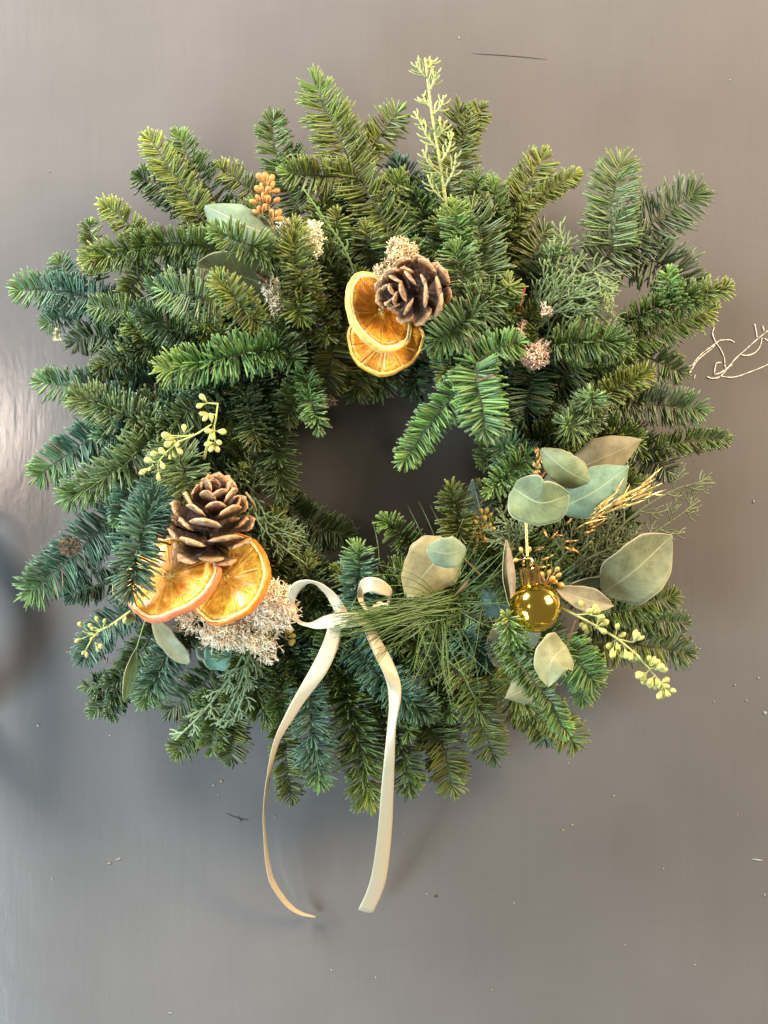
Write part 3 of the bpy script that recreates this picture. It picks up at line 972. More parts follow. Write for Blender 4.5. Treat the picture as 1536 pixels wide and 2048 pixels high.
# ------------------------------------------------------------------ orange slices
def orange_slice(label, centre, normal, rad, peel_c, pith_c, flesh_c, nseg=10, spin=0.0, warp=4.5, sx=1.0, peelw=.12, thick=14):
    c = P(*centre)
    t = thing("orange_slice", label, "orange slice", c, "dried orange slices on the wreath")
    nz = Vector(normal).normalized()
    q = nz.to_track_quat('Z', 'Y').to_matrix()
    Rr = rad / PX

    def W(x, y, z):
        """local slice coordinates in radii -> world; the slice is a little warped like dried fruit"""
        a_ = math.atan2(y, x)
        r_ = math.hypot(x, y)
        z2 = z + warp / rad * (r_ ** 2) * math.cos(2 * a_ + 1.1 + spin) + .02 * r_ * math.sin(5 * a_ + spin)
        k = 1 + .026 * math.sin(3 * a_ + spin * 2) + .02 * math.sin(2 * a_ + spin * 5) + .012 * math.sin(7 * a_ + spin) + .006 * math.sin(13 * a_)
        return np.array(c) + np.array(q @ Vector((x * k * Rr * sx, y * k * Rr, z2 * Rr)))
    th = thick / rad / 2
    # peel: outer ring with a rounded bead, pith ring inside it
    n = 72

    def ring(prof, colr, name, mat):
        mb = MB()
        V, C = [], []
        for i in range(n):
            a_ = 2 * math.pi * i / n
            for (r_, z_) in prof:
                jr = r_ * (1 + .006 * math.sin(31 * a_) + .004 * rng.standard_normal())
                V.append(W(jr * math.cos(a_), jr * math.sin(a_), z_))
                C.append(np.array(colr) * (1 + .07 * rng.standard_normal()))
        m_ = len(prof)
        f = [(i * m_ + j, i * m_ + (j + 1) % m_, ((i + 1) % n) * m_ + (j + 1) % m_, ((i + 1) % n) * m_ + j) for i in range(n) for j in range(m_)]
        mb.add(V, f, np.clip(np.array(C), .01, 1))
        return mb.build(name, mat, t)
    p0 = 1 - peelw * .45
    ring([(p0, th * 1.12), (p0 + .03, th * 1.2), (1 - .01, th * .8), (1.0, 0), (1 - .01, -th * .8), (p0 + .03, -th * 1.2), (p0, -th * 1.12)], peel_c, "peel", M_peel)
    p1 = 1 - peelw
    ring([(p1, th * .8), (p1 + .02, th * 1.06), (p0 - .001, th * 1.14), (p0 - .001, -th * 1.14), (p1 + .02, -th * 1.06), (p1, -th * .8)], pith_c, "pith", M_peel)
    # pulp segments, each a wedge, with membrane ribs between
    for k in range(nseg):
        a0 = spin + 2 * math.pi * k / nseg
        a1 = spin + 2 * math.pi * (k + 1) / nseg
        gap = .028
        nr, na = 9, 8
        grid_t, uv, C = [], [], []
        V = []
        depth = random.uniform(.35, .8)
        cshift = np.array(flesh_c) * random.uniform(.8, 1.15)
        for side in (1, -1):
            for i in range(nr):
                r_ = .10 + (p1 - .012 - .10) * i / (nr - 1)
                for j in range(na):
                    fa = j / (na - 1)
                    pad = gap / max(r_, .08) * .5
                    aa = a0 + pad + (a1 - a0 - 2 * pad) * fa
                    edge = min(1, min(fa, 1 - fa) * 4) * min(1, min(i, nr - 1 - i) / 1.5)
                    z_ = th * (.95 - depth * .55 * edge + .10 * rng.standard_normal() * edge)
                    V.append(W(r_ * math.cos(aa), r_ * math.sin(aa), side * z_))
                    uv.append((r_, aa / (2 * math.pi) + k * .13))
                    C.append(cshift)
        f = []
        m_ = nr * na
        for i in range(nr - 1):
            for j in range(na - 1):
                qd = (i * na + j, (i + 1) * na + j, (i + 1) * na + j + 1, i * na + j + 1)
                f.append(qd)
                f.append(tuple(x + m_ for x in qd[::-1]))
        rim = [i * na for i in range(nr)] + [(nr - 1) * na + j for j in range(1, na)] + [i * na + na - 1 for i in range(nr - 2, -1, -1)] + [j for j in range(na - 2, 0, -1)]
        for x, y in zip(rim, rim[1:] + rim[:1]):
            f.append((y, x, x + m_, y + m_))
        mb = MB()
        mb.add(V, f, np.clip(np.array(C), .01, 1), uv)
        mb.build("segment", M_flesh, t)
    mb = MB()
    mc = np.array(pith_c) * np.array([.95, .82, .5])
    for k in range(nseg):
        a0 = spin + 2 * math.pi * k / nseg
        rs = np.linspace(.03, p1 + .01, 8)
        pts = np.array([W(r_ * math.cos(a0 + .02 * math.sin(r_ * 9 + k)), r_ * math.sin(a0 + .02 * math.sin(r_ * 9 + k)), th * .62) for r_ in rs])
        mb.tube(pts, np.array([.030, .022, .017, .015, .015, .017, .022, .03]) * Rr, 5, mc)
        pts = np.array([W(r_ * math.cos(a0), r_ * math.sin(a0), -th * .5) for r_ in rs])
        mb.tube(pts, .018 * Rr, 4, mc)
    pts = np.array([W(.02, 0, -th * .7), W(0, .02, 0), W(-.01, 0, th * .85)])
    mb.tube(pts, np.array([.09, .10, .07]) * Rr, 8, mc)
    mb.build("membrane", M_peel, t)
    return t


ORP, PITH, FLESH = (.72, .19, .035), (.80, .62, .24), (.74, .36, .03)
orange_slice("reddish-rimmed orange slice at lower left, half covered by blue-green fir needles", (343, 1155, 205), (-0.30, -0.72, 0.50), 86,
             (.82, .20, .07), (.92, .68, .30), (.95, .45, .03), 9, spin=.5, sx=1.08, thick=14)
orange_slice("bright orange slice with pale centre, directly under the upright pine cone", (457, 1157, 212), (-0.40, -0.80, 0.26), 82,
             (.90, .23, .02), (.95, .74, .22), (.97, .50, .04), 10, spin=.9, sx=1.0, thick=14)
orange_slice("golden orange slice below the other, its top hidden under the tilted slice", (771, 682, 185), (0.05, -0.90, 0.30), 66,
             (.84, .42, .06), (.88, .60, .14), (.72, .32, .02), 10, spin=.2, sx=1.02, thick=8, peelw=.08)
orange_slice("tilted orange slice with thick pale rind beside the lying pine cone", (757, 626, 208), (0.64, -0.70, 0.32), 75,
             (.88, .56, .12), (.90, .76, .36), (.90, .43, .02), 10, spin=.75, sx=.98, thick=11, peelw=.15)


# ------------------------------------------------------------------ eucalyptus
def leaf_geo(mb, mid, width, c, prof=None, tilt=0.0, cup=0.15, side=None, n=32, m_=13, thick=1.3):
    """mid: points (x, y, h) base->tip; width: full width in px; prof: list of widths along 0..1"""
    p = catmull(PP(mid), n)
    T = nrm(np.gradient(p, axis=0))
    view = np.array([0, -1.0, 0])
    S = nrm(np.cross(np.tile(view, (n, 1)), T))
    Nn = np.cross(T, S)
    ct, st = math.cos(R(tilt)), math.sin(R(tilt))
    S2 = S * ct + Nn * st
    N2 = Nn * ct - S * st
    u = np.linspace(0, 1, n)
    if prof is None:
        prof = [0, .55, .85, 1, .98, .85, .55, 0]
    wv = catmull([(a_, b_) for a_, b_ in zip(np.linspace(0, 1, len(prof)), prof)], 80)
    wd = np.interp(u, wv[:, 0], np.clip(wv[:, 1], .0, 2))
    wd[0] = max(wd[0], .02)
    wd[-1] = max(wd[-1], .02)
    v = np.linspace(-1, 1, m_)
    wd = wd * (1 + .035 * np.sin(u * rng.uniform(10, 16) + rng.uniform(0, 6)) + .02 * np.sin(u * rng.uniform(22, 34) + rng.uniform(0, 6)))
    cup = cup * rng.uniform(.7, 2.2) * (1 if rng.random() < .75 else -1)
    wp = width / 2 / PX
    rip = .05 * np.sin(u * 9 + tilt)[:, None] * v[None] ** 2
    grid = p[:, None] + S2[:, None] * (v[None, :, None] * wd[:, None, None] * wp) + \
        N2[:, None] * ((cup * (v[None] ** 2) * wd[:, None] + rip)[:, :, None] * wp)
    mb.sheet(grid, thick / PX, c)


OVAL = [0, .62, .9, 1, .97, .86, .58, .0]
OVATE = [0, .75, 1, .97, .85, .66, .4, 0]
LANCE = [0, .5, .8, 1, 1, .85, .5, 0]
BLUNT = [.1, .55, .82, .97, 1, .95, .75, .1]
SAGE = (.20, .25, .13)
SAGEB = (.17, .27, .20)
TANL = (.34, .29, .17)
OLIVEL = (.17, .18, .07)


def leaf(parent, mid, width, c, prof=None, **kw):
    mb = MB()
    leaf_geo(mb, mid, width, c, prof, **kw)
    return mb.build("leaf", M_leaf, parent)


def stem(parent, pts, r0, r1, c, name="stem", mat=None):
    mb = MB()
    n = 14
    mb.tube(catmull(PP(pts), n), np.linspace(r0, r1, n) / PX, 7, c)
    return mb.build(name, mat or M_twig, parent)


G_EU = "eucalyptus tucked into the wreath"
e = thing("eucalyptus_leaf", "pale blue-green eucalyptus leaf beside the orange-brown seed pods", "leaf", P(548, 476, 150), G_EU)
leaf(e, [(560, 480, 185), (490, 450, 215), (410, 412, 205)], 78, (.21, .29, .18), [.3, .8, 1, 1, .95, .85, .6, .1], tilt=14)
stem(e, [(600, 500, 140), (560, 480, 150)], 2, 1.6, (.2, .16, .08))
e = thing("eucalyptus_leaf", "dull olive eucalyptus leaf under the broken brown twig", "leaf", P(545, 570, 140), G_EU)
leaf(e, [(550, 578, 150), (480, 552, 185), (393, 535, 195)], 76, OLIVEL, [.3, .7, .9, 1, 1, .92, .75, .25], tilt=-12)
stem(e, [(590, 590, 130), (550, 578, 138)], 2, 1.6, (.2, .13, .06))

e = thing("eucalyptus_sprig", "red-stemmed eucalyptus sprig with four broad leaves above the gold bauble", "eucalyptus", P(1070, 985, 200), G_EU)
stem(e, [(1060, 1010, 180), (1080, 960, 195), (1098, 930, 205)], 3.2, 2.0, (.38, .16, .07))
leaf(e, [(1120, 950, 165), (1200, 918, 172), (1284, 879, 168)], 68, TANL, LANCE, tilt=8)
leaf(e, [(1108, 1022, 195), (1185, 985, 205), (1258, 932, 200)], 84, (.17, .25, .155), LANCE, tilt=-10)
leaf(e, [(1082, 898, 240), (1130, 938, 258), (1178, 964, 252)], 56, (.20, .24, .11), BLUNT, tilt=10)
leaf(e, [(1026, 976, 252), (1080, 1005, 268), (1138, 990, 262)], 80, (.20, .25, .115), [.35, .85, 1, 1, .97, .85, .6, .1], tilt=6)
leaf(e, [(1078, 990, 185), (1100, 975, 188), (1128, 945, 185)], 40, (.15, .20, .17), OVAL)

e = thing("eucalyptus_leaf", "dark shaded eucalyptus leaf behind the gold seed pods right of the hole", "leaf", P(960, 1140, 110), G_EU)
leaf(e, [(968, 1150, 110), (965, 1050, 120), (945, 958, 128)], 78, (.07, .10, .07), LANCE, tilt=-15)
e = thing("eucalyptus_sprig", "pair of eucalyptus leaves, tan one under a rounder pale green one, below the hole", "eucalyptus", P(900, 1130, 200), G_EU)
leaf(e, [(903, 1092, 205), (862, 1132, 212), (812, 1192, 205)], 96, (.37, .31, .14), [.55, .9, 1, 1, .92, .78, .5, .05], tilt=5)
leaf(e, [(932, 1098, 240), (893, 1106, 248), (853, 1098, 245)], 54, (.27, .33, .19), [.15, .72, .95, 1, .97, .85, .62, .15], tilt=-8)
stem(e, [(960, 1150, 150), (930, 1120, 185), (905, 1095, 203)], 2.4, 1.5, (.25, .16, .08))

e = thing("eucalyptus_leaf", "large grey-green eucalyptus leaf at the wreath's edge right of the bauble", "leaf", P(1205, 1188, 165), G_EU)
leaf(e, [(1203, 1188, 190), (1270, 1140, 205), (1344, 1070, 190)], 104, (.20, .215, .115), [0, .68, .98, 1.05, .97, .82, .52, 0], tilt=10)
e = thing("eucalyptus_leaf", "narrow eucalyptus leaf seen nearly edge-on between the bauble and the large grey-green leaf", "leaf", P(1110, 1190, 180), G_EU)
leaf(e, [(1108, 1190, 180), (1160, 1172, 186), (1222, 1157, 178)], 30, (.15, .19, .10), LANCE, tilt=30)
e = thing("eucalyptus_leaf", "small tan eucalyptus leaf immediately right of the gold bauble", "leaf", P(1112, 1180, 210), G_EU)
leaf(e, [(1112, 1178, 208), (1170, 1198, 218), (1228, 1212, 212)], 42, (.33, .28, .17), LANCE, tilt=-12)
e = thing("eucalyptus_leaf", "pointed cream-green eucalyptus leaf hanging by a pink stalk under the seed stem", "leaf", P(1152, 1238, 215), G_EU)
stem(e, [(1153, 1238, 215), (1143, 1265, 213), (1132, 1291, 210)], 2.2, 2.0, (.40, .20, .12))
leaf(e, [(1132, 1291, 240), (1103, 1322, 272), (1096, 1374, 272)], 72, (.29, .30, .15), OVATE, tilt=6)
e = thing("eucalyptus_leaf", "tan-green eucalyptus leaf tip crossed by a twisted fir sprig at lower right", "leaf", P(1100, 1355, 175), G_EU)
leaf(e, [(1112, 1352, 185), (1060, 1375, 205), (1010, 1396, 205)], 56, (.28, .27, .13), LANCE, tilt=4)
e = thing("dry_leaf", "curled dry leaf with a tan edge standing upright at the left of the bauble", "leaf", P(1022, 1215, 220), G_EU)
leaf(e, [(1020, 1216, 222), (1014, 1150, 232), (1012, 1080, 226)], 20, (.07, .09, .035), LANCE, tilt=25)
leaf(e, [(1025, 1216, 228), (1022, 1150, 242), (1014, 1080, 232)], 14, (.46, .28, .14), LANCE, tilt=-35)
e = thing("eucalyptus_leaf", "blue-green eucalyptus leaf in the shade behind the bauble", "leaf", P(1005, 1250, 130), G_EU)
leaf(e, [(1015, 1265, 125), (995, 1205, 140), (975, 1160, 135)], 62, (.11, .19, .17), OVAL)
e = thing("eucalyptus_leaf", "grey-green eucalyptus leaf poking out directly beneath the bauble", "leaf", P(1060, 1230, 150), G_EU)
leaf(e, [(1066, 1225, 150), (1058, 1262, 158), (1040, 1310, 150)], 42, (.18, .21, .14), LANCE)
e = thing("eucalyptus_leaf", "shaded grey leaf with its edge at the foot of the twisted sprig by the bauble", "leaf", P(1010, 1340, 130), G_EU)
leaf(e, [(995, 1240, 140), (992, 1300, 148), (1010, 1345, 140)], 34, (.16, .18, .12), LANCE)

e = thing("eucalyptus_leaf", "tan-green tongue-shaped eucalyptus leaf hanging from the left orange slice", "leaf", P(308, 1240, 175), G_EU)
leaf(e, [(306, 1238, 172), (335, 1280, 190), (378, 1327, 185)], 36, (.36, .34, .17), [.2, .65, .9, 1, 1, .95, .75, .2], tilt=14)
e = thing("eucalyptus_leaf", "long thin green leaf hanging below the lower-left seed pods", "leaf", P(288, 1240, 150), G_EU)
stem(e, [(292, 1236, 150), (280, 1275, 155), (272, 1300, 155)], 1.8, 1.4, (.2, .24, .08))
leaf(e, [(272, 1296, 155), (262, 1345, 158), (248, 1405, 150)], 24, (.15, .20, .06), LANCE, tilt=-30)
e = thing("eucalyptus_sprig", "rounded blue-green leaf and a darker leaf sticking out under the pale moss", "eucalyptus", P(435, 1290, 140), G_EU)
leaf(e, [(415, 1262, 150), (428, 1285, 158), (455, 1312, 155)], 78, (.14, .15, .09), BLUNT)
leaf(e, [(440, 1288, 165), (436, 1312, 170), (434, 1340, 168)], 48, (.16, .33, .22), [.6, .9, 1, 1, 1, .95, .8, .5])
e = thing("eucalyptus_leaf", "tiny green leaf at the tip of the left orange slice", "leaf", P(270, 1240, 170), G_EU)
leaf(e, [(272, 1236, 170), (258, 1238, 174), (246, 1246, 172)], 18, (.16, .20, .06), OVAL)


# ------------------------------------------------------------------ seed pod sprigs
def pod_mesh(name, c0, c1, shape=0):
    """teardrop bud: z along its length 0..1"""
    zs = [0, .12, .32, .55, .75, .9, 1.0]
    rs = [.06, .10, .22, .31, .30, .2, .05] if shape == 0 else [.07, .16, .28, .33, .30, .24, .12]
    mb = MB()
    n = 8
    V, C, f = [], [], []
    for z, r_ in zip(zs, rs):
        for j in range(n):
            a_ = 2 * math.pi * j / n
            V.append((r_ * math.cos(a_), r_ * math.sin(a_), z))
            C.append(np.array(c0) * (1 - z) + np.array(c1) * z)
    for i in range(len(zs) - 1):
        for j in range(n):
            k = (j + 1) % n
            f.append((i * n + j, i * n + k, (i + 1) * n + k, (i + 1) * n + j))
    f.append(tuple((len(zs) - 1) * n + j for j in range(n)))
    mb.add(V, f, np.array(C))
    return mb.mesh(name, M_pod, (0, 0, 0))


POD_Y = pod_mesh("seed_pod", (.42, .42, .10), (.60, .52, .16))
POD_G = pod_mesh("seed_pod", (.36, .38, .09), (.52, .46, .13))
POD_O = pod_mesh("seed_pod", (.50, .28, .06), (.62, .22, .06), 1)
POD_D = pod_mesh("seed_pod", (.42, .28, .06), (.50, .34, .09))
POD_K = pod_mesh("seed_pod", (.36, .27, .06), (.46, .34, .06))


def seed_sprig(label, main, twigs, pods, mesh, size, stem_c, h_jit=6):
    """main/twigs: stem polylines; pods: (attach x, y, h, tip x, y[, h])"""
    t = thing("seed_sprig", label, "seed sprig", P(*main[0]), "sprigs of seed pods on the wreath")
    mb = MB()
    mb.tube(catmull(PP(main), 18), np.linspace(2.6, 1.4, 18) / PX, 6, stem_c)
    for tw in twigs:
        mb.tube(catmull(PP(tw), 9), np.linspace(1.7, 1.1, 9) / PX, 5, stem_c)
    place = []
    for pd in pods:
        x, y, h, tx, ty = pd[:5]
        th = pd[5] if len(pd) > 5 else h + random.uniform(-h_jit, h_jit)
        a_, b_ = P(x, y, h), P(tx, ty, th)
        d = b_ - a_
        Ld = np.linalg.norm(d)
        s_ = min(size / PX * random.uniform(.9, 1.12), Ld)
        st_ = b_ - d / Ld * s_
        if Ld > s_ * 1.02:
            mb.tube(np.array([a_, (a_ + st_) / 2 + np.array([0, -.3 / PX, 0]), st_ + d / Ld * s_ * .1]), np.array([.9, .75, 1.0]) / PX, 5, stem_c)
        place.append((st_, d / Ld, s_))
    mb.build("stem", M_pod, t)
    for p_, d_, s_ in place:
        o = bpy.data.objects.new("seed_pod", mesh)
        col.objects.link(o)
        o.parent = t
        q = Vector(d_).to_track_quat('Z', 'Y').to_matrix().to_4x4()
        wj = random.uniform(.78, 1.15)
        o.matrix_basis = Matrix.Translation(Vector(p_ - LOC[t.name])) @ q @ Matrix.Diagonal((s_ * wj, s_ * wj, s_, 1))
    return t


def fan(x, y, h, ang, spread, n, ln, dh=0):
    out = []
    for i in range(n):
        a_ = R(ang + (spread * (i / max(n - 1, 1) - .5)) + random.uniform(-8, 8))
        l_ = ln * random.uniform(.8, 1.12)
        out.append((x, y, h, x + l_ * math.cos(a_), y - l_ * math.sin(a_), h + random.uniform(-8, 12) + dh))
    return out


# orange-brown pods at upper left: pods stand up along the stem
pods = []
for (x, y, a_) in [(533, 368, 95), (528, 392, 100), (536, 412, 80), (524, 432, 115), (545, 440, 55), (537, 385, 60), (527, 408, 125)]:
    pods += fan(x, y, 205, a_, 78, 3, 26)
seed_sprig("upright sprig of orange-brown seed pods beside the pale leaf at upper left", [(552, 500, 170), (545, 455, 190), (535, 400, 200), (533, 368, 205)],
           [[(546, 460, 190), (530, 435, 198)], [(544, 455, 190), (548, 440, 198)]], pods, POD_O, 17, (.36, .24, .09))

# yellow-green pods at left, over the blue-green fir
pods = fan(415, 806, 225, 165, 60, 2, 24) + fan(418, 828, 225, 195, 50, 2, 22) + [(424, 845, 225, 421, 826)] + \
    [(428, 862, 222, 408, 861), (430, 862, 222, 453, 864), (428, 864, 222, 424, 880), (428, 885, 220, 408, 890), (430, 880, 220, 443, 888),
     (428, 885, 220, 419, 904), (430, 885, 220, 437, 905), (428, 885, 220, 428, 900)] + \
    [(365, 872, 228, 322, 870), (365, 873, 228, 330, 878), (350, 880, 228, 328, 892), (352, 884, 228, 340, 880), (358, 880, 228, 352, 895),
     (352, 895, 228, 365, 908), (345, 900, 226, 352, 915), (330, 905, 226, 300, 908), (333, 910, 226, 318, 896), (340, 908, 226, 340, 920),
     (320, 920, 224, 328, 938), (312, 925, 222, 288, 918), (308, 930, 222, 278, 948), (302, 935, 222, 296, 942), (316, 928, 222, 317, 962), (368, 865, 228, 368, 848)]
seed_sprig("yellow-green branching seed sprig above the upright pine cone", [(408, 918, 180), (418, 878, 205), (430, 845, 222), (436, 806, 226)],
           [[(424, 848, 220), (390, 870, 228), (350, 888, 228), (315, 925, 222)], [(390, 870, 228), (362, 873, 228)], [(350, 890, 228), (332, 905, 226)],
            [(432, 830, 224), (418, 828, 225)], [(436, 808, 226), (415, 806, 225)], [(428, 850, 222), (430, 885, 220)]], pods, POD_Y, 17, (.45, .46, .12))

# lower left, thin and open
pods = fan(205, 1262, 175, 115, 90, 3, 30) + fan(200, 1265, 175, 190, 60, 3, 28) + fan(185, 1268, 172, 180, 60, 2, 36) + fan(172, 1300, 170, 250, 60, 2, 14) + \
    fan(190, 1285, 172, -45, 40, 2, 22) + [(252, 1232, 178, 249, 1246), (236, 1240, 178, 232, 1252)]
seed_sprig("thin yellow-green seed sprig poking out past the left orange slice over the wall", [(262, 1222, 175), (225, 1248, 180), (192, 1268, 175), (168, 1306, 170)],
           [[(212, 1256, 177), (190, 1262, 176)], [(190, 1270, 174), (165, 1262, 174)]], pods, POD_G, 13, (.42, .44, .12))

# lower right, long and heavy
pods = fan(1165, 1226, 222, 60, 90, 3, 24) + fan(1180, 1230, 226, 30, 70, 3, 28) + fan(1190, 1255, 226, 20, 80, 3, 30) + fan(1175, 1245, 220, 235, 60, 3, 22) + \
    fan(1230, 1277, 224, 55, 50, 2, 28) + fan(1232, 1277, 224, 250, 60, 3, 34) + fan(1245, 1285, 224, 260, 70, 3, 36) + fan(1265, 1285, 224, 50, 60, 3, 26) + \
    fan(1268, 1300, 224, 250, 80, 3, 26) + fan(1300, 1334, 220, 70, 60, 3, 24) + fan(1308, 1340, 220, 30, 60, 3, 26) + fan(1296, 1345, 220, 215, 60, 4, 26) + \
    fan(1310, 1350, 220, 250, 50, 3, 26) + fan(1322, 1366, 218, 0, 60, 2, 22) + fan(1326, 1372, 218, -70, 80, 5, 28) + fan(1318, 1358, 218, 240, 60, 3, 22)
seed_sprig("long pale yellow seed sprig drooping out over the wall at lower right", [(1112, 1210, 205), (1155, 1232, 222), (1235, 1278, 226), (1292, 1330, 222), (1330, 1378, 216)],
           [[(1150, 1230, 222), (1180, 1228, 226)], [(1170, 1240, 222), (1195, 1255, 226)], [(1235, 1278, 226), (1265, 1285, 224)], [(1300, 1338, 220), (1318, 1334, 220)], [(1300, 1338, 220), (1290, 1350, 220)]],
           pods, POD_G, 17, (.42, .42, .14))
pods = fan(966, 1040, 160, 90, 120, 4, 24) + fan(962, 1060, 160, 60, 120, 4, 28) + fan(955, 1066, 160, 215, 90, 3, 24) + fan(968, 1070, 160, 240, 60, 2, 16)
seed_sprig("gold-painted seed pods in front of the dark shaded leaf right of the hole", [(948, 1100, 140), (952, 1075, 152), (966, 1045, 160)], [[(958, 1060, 158), (970, 1052, 160)]],
           pods, POD_D, 15, (.42, .27, .07))
pods = fan(1092, 1168, 205, 60, 90, 4, 28) + fan(1098, 1160, 205, 20, 70, 3, 34) + fan(1086, 1168, 205, 250, 90, 3, 24) + fan(1050, 1118, 190, 120, 120, 3, 24)
seed_sprig("small tan seed pods squeezed in just right of the bauble cap", [(1072, 1130, 180), (1082, 1150, 195), (1094, 1168, 205)], [], pods, POD_D, 14, (.36, .16, .08))
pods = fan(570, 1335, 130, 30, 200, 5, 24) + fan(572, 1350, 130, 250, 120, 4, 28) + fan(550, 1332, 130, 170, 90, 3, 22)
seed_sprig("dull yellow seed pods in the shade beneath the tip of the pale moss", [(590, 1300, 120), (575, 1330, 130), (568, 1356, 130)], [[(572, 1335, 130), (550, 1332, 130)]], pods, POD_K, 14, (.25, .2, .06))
pods = fan(570, 1275, 150, 10, 120, 5, 22)
seed_sprig("few yellow seed pods peeping out at the right end of the pale moss", [(560, 1270, 145), (572, 1276, 150)], [], pods, POD_K, 14, (.25, .2, .06))


# ------------------------------------------------------------------ juniper and cypress
def scale_spray(mb, path, c, side_len, n_side, h_spread=10, depth=1, tipc=None, rad=2.2, start=.12):
    """a stem clad in scale leaves with side branchlets"""
    tipc = c if tipc is None else tipc
    n = max(6, int(np.linalg.norm(np.diff(path, axis=0), axis=1).sum() * PX / 5))
    q = catmull(path, n)
    r_ = rad / PX * (1 + .35 * np.where(np.arange(n) % 2, 1, -1)) * np.linspace(1, .75, n)
    w_ = np.linspace(0, 1, n)[:, None]
    mb.tube(q, r_, 5, (np.array(c) * (1 - w_) + np.array(tipc) * w_) * rng.uniform(.85, 1.15))
    T = nrm(np.gradient(q, axis=0))
    for k in range(n_side):
        s_ = start + (.98 - start) * (k + rng.random() * .6) / n_side
        i = min(int(s_ * (n - 1)), n - 2)
        t = T[i]
        sd = nrm(np.cross(t, [0, -1, 0])) * (1 if k % 2 else -1)
        a_ = R(rng.uniform(28, 50))
        d = nrm(math.cos(a_) * t + math.sin(a_) * (sd + np.array([0, -1, 0]) * rng.normal(0, .35)))
        l_ = side_len / PX * rng.uniform(.6, 1.15) * (1 - .55 * s_)
        e1 = q[i] + d * l_ * .55
        e2 = q[i] + nrm(d + .35 * t) * l_
        cc = np.array(c) * (1 - s_ * .7) + np.array(tipc) * s_ * .7
        sub = np.array([q[i], e1, e2])
        if depth > 0:
            scale_spray(mb, sub, cc * rng.uniform(.8, 1.2), side_len * .45, max(3, int(n_side * .5)), h_spread, depth - 1, tipc, rad * .8, .2)
        else:
            qq = catmull(sub, 6)
            mb.tube(qq, rad * .72 / PX * np.array([.8, 1.1, .85, 1.15, .9, .5]), 4, cc * rng.uniform(.8, 1.2))
        if depth > 0 or True:
            pass


def conifer(label, stems, c, tipc, side_len, n_side, stem_c, stem_r=2.4, depth=1, rad=1.8, group="juniper and cypress tips in the wreath", cat="juniper"):
    t = thing("juniper_sprig", label, cat, P(*stems[0][0]), group)
    sm, fo = MB(), MB()
    for s_ in stems:
        q = PP(s_)
        sm.tube(catmull(q, 20), np.linspace(stem_r, stem_r * .45, 20) / PX, 6, stem_c)
        scale_spray(fo, q + np.array([0, -1.2 / PX, 0]), c, side_len, n_side, depth=depth, tipc=tipc, rad=rad)
    sm.build("stem", M_twig, t)
    o = fo.build("foliage", M_scale_leaf, t)
    o['kind'] = 'stuff'
    return t


JG, JY, JB = (.085, .14, .065), (.27, .31, .07), (.13, .19, .12)
conifer("tall bright yellow-green juniper tip rising above the top of the wreath", [[(896, 450, 130), (884, 350, 138), (864, 230, 128), (850, 116, 118)]],
        (.26, .31, .11), (.38, .42, .14), 74, 12, (.40, .36, .05), 4.0, rad=3.0)
conifer("grey-green juniper tip in the shade left of the tall yellow-green one", [[(890, 520, 100), (850, 460, 112), (805, 420, 112)], [(880, 500, 100), (845, 410, 112), (838, 370, 112)]],
        JB, JB, 72, 8, (.12, .14, .08), rad=2.7)
conifer("single bare green cypress whip pointing up left of the upper orange slices", [[(725, 590, 130), (690, 500, 145), (650, 440, 145), (607, 378, 135)]],
        (.11, .17, .045), (.13, .2, .05), 26, 12, (.14, .19, .05), 2.6, depth=0, rad=2.6)
conifer("dense grey-green cypress spray spreading right of the red stalk", [[(1060, 640, 140), (1120, 570, 155), (1190, 545, 150), (1230, 560, 140)], [(1070, 660, 145), (1140, 610, 165), (1210, 640, 160), (1225, 690, 150)],
        [(1070, 640, 140), (1110, 540, 150), (1130, 470, 140)], [(1080, 680, 140), (1130, 670, 155), (1185, 700, 150)], [(1075, 650, 145), (1150, 590, 170), (1225, 600, 165)]],
        (.13, .20, .075), (.19, .26, .10), 80, 9, (.16, .15, .06), rad=2.5)
conifer("yellowish cypress tip hanging down at the edge of the grey-green spray", [[(1190, 545, 165), (1215, 590, 172), (1222, 632, 165)]], (.2, .26, .08), (.3, .34, .12), 34, 9, (.25, .25, .08), 2, depth=1, rad=1.7)
conifer("dark wispy juniper spray fanning out to the right above the large leaf", [[(1120, 1150, 140), (1200, 1090, 155), (1280, 1020, 150), (1360, 975, 135), (1430, 966, 125)], [(1130, 1160, 145), (1220, 1120, 160), (1330, 1050, 145), (1400, 1000, 130)],
        [(1130, 1170, 150), (1210, 1150, 168), (1300, 1130, 175)], [(1110, 1130, 140), (1180, 1060, 150), (1230, 1040, 150)], [(1130, 1150, 140), (1190, 1110, 165), (1270, 1080, 165)]],
        (.11, .135, .055), (.16, .18, .08), 70, 11, (.22, .23, .05), 2.8, rad=2.3)
conifer("juniper sprig hanging below the pale moss with a rolled pale green tip", [[(500, 1280, 155), (470, 1340, 165), (410, 1420, 160), (350, 1480, 150)], [(505, 1290, 155), (480, 1370, 162), (440, 1450, 150)],
        [(495, 1290, 155), (492, 1370, 160), (465, 1450, 150)], [(480, 1310, 165), (430, 1295, 172)]], (.18, .26, .13), (.26, .33, .16), 56, 8, (.34, .40, .08), 3.2, rad=2.5)
conifer("thin juniper sprig hidden right of the upright pine cone", [[(505, 960, 120), (515, 1040, 140), (560, 1090, 150), (614, 1130, 145)], [(510, 1030, 135), (560, 1060, 145), (610, 1075, 140)], [(500, 1000, 130), (520, 930, 130), (560, 920, 120)]],
        (.11, .16, .065), (.17, .23, .10), 62, 8, (.22, .17, .06), 2.4, rad=2.4)
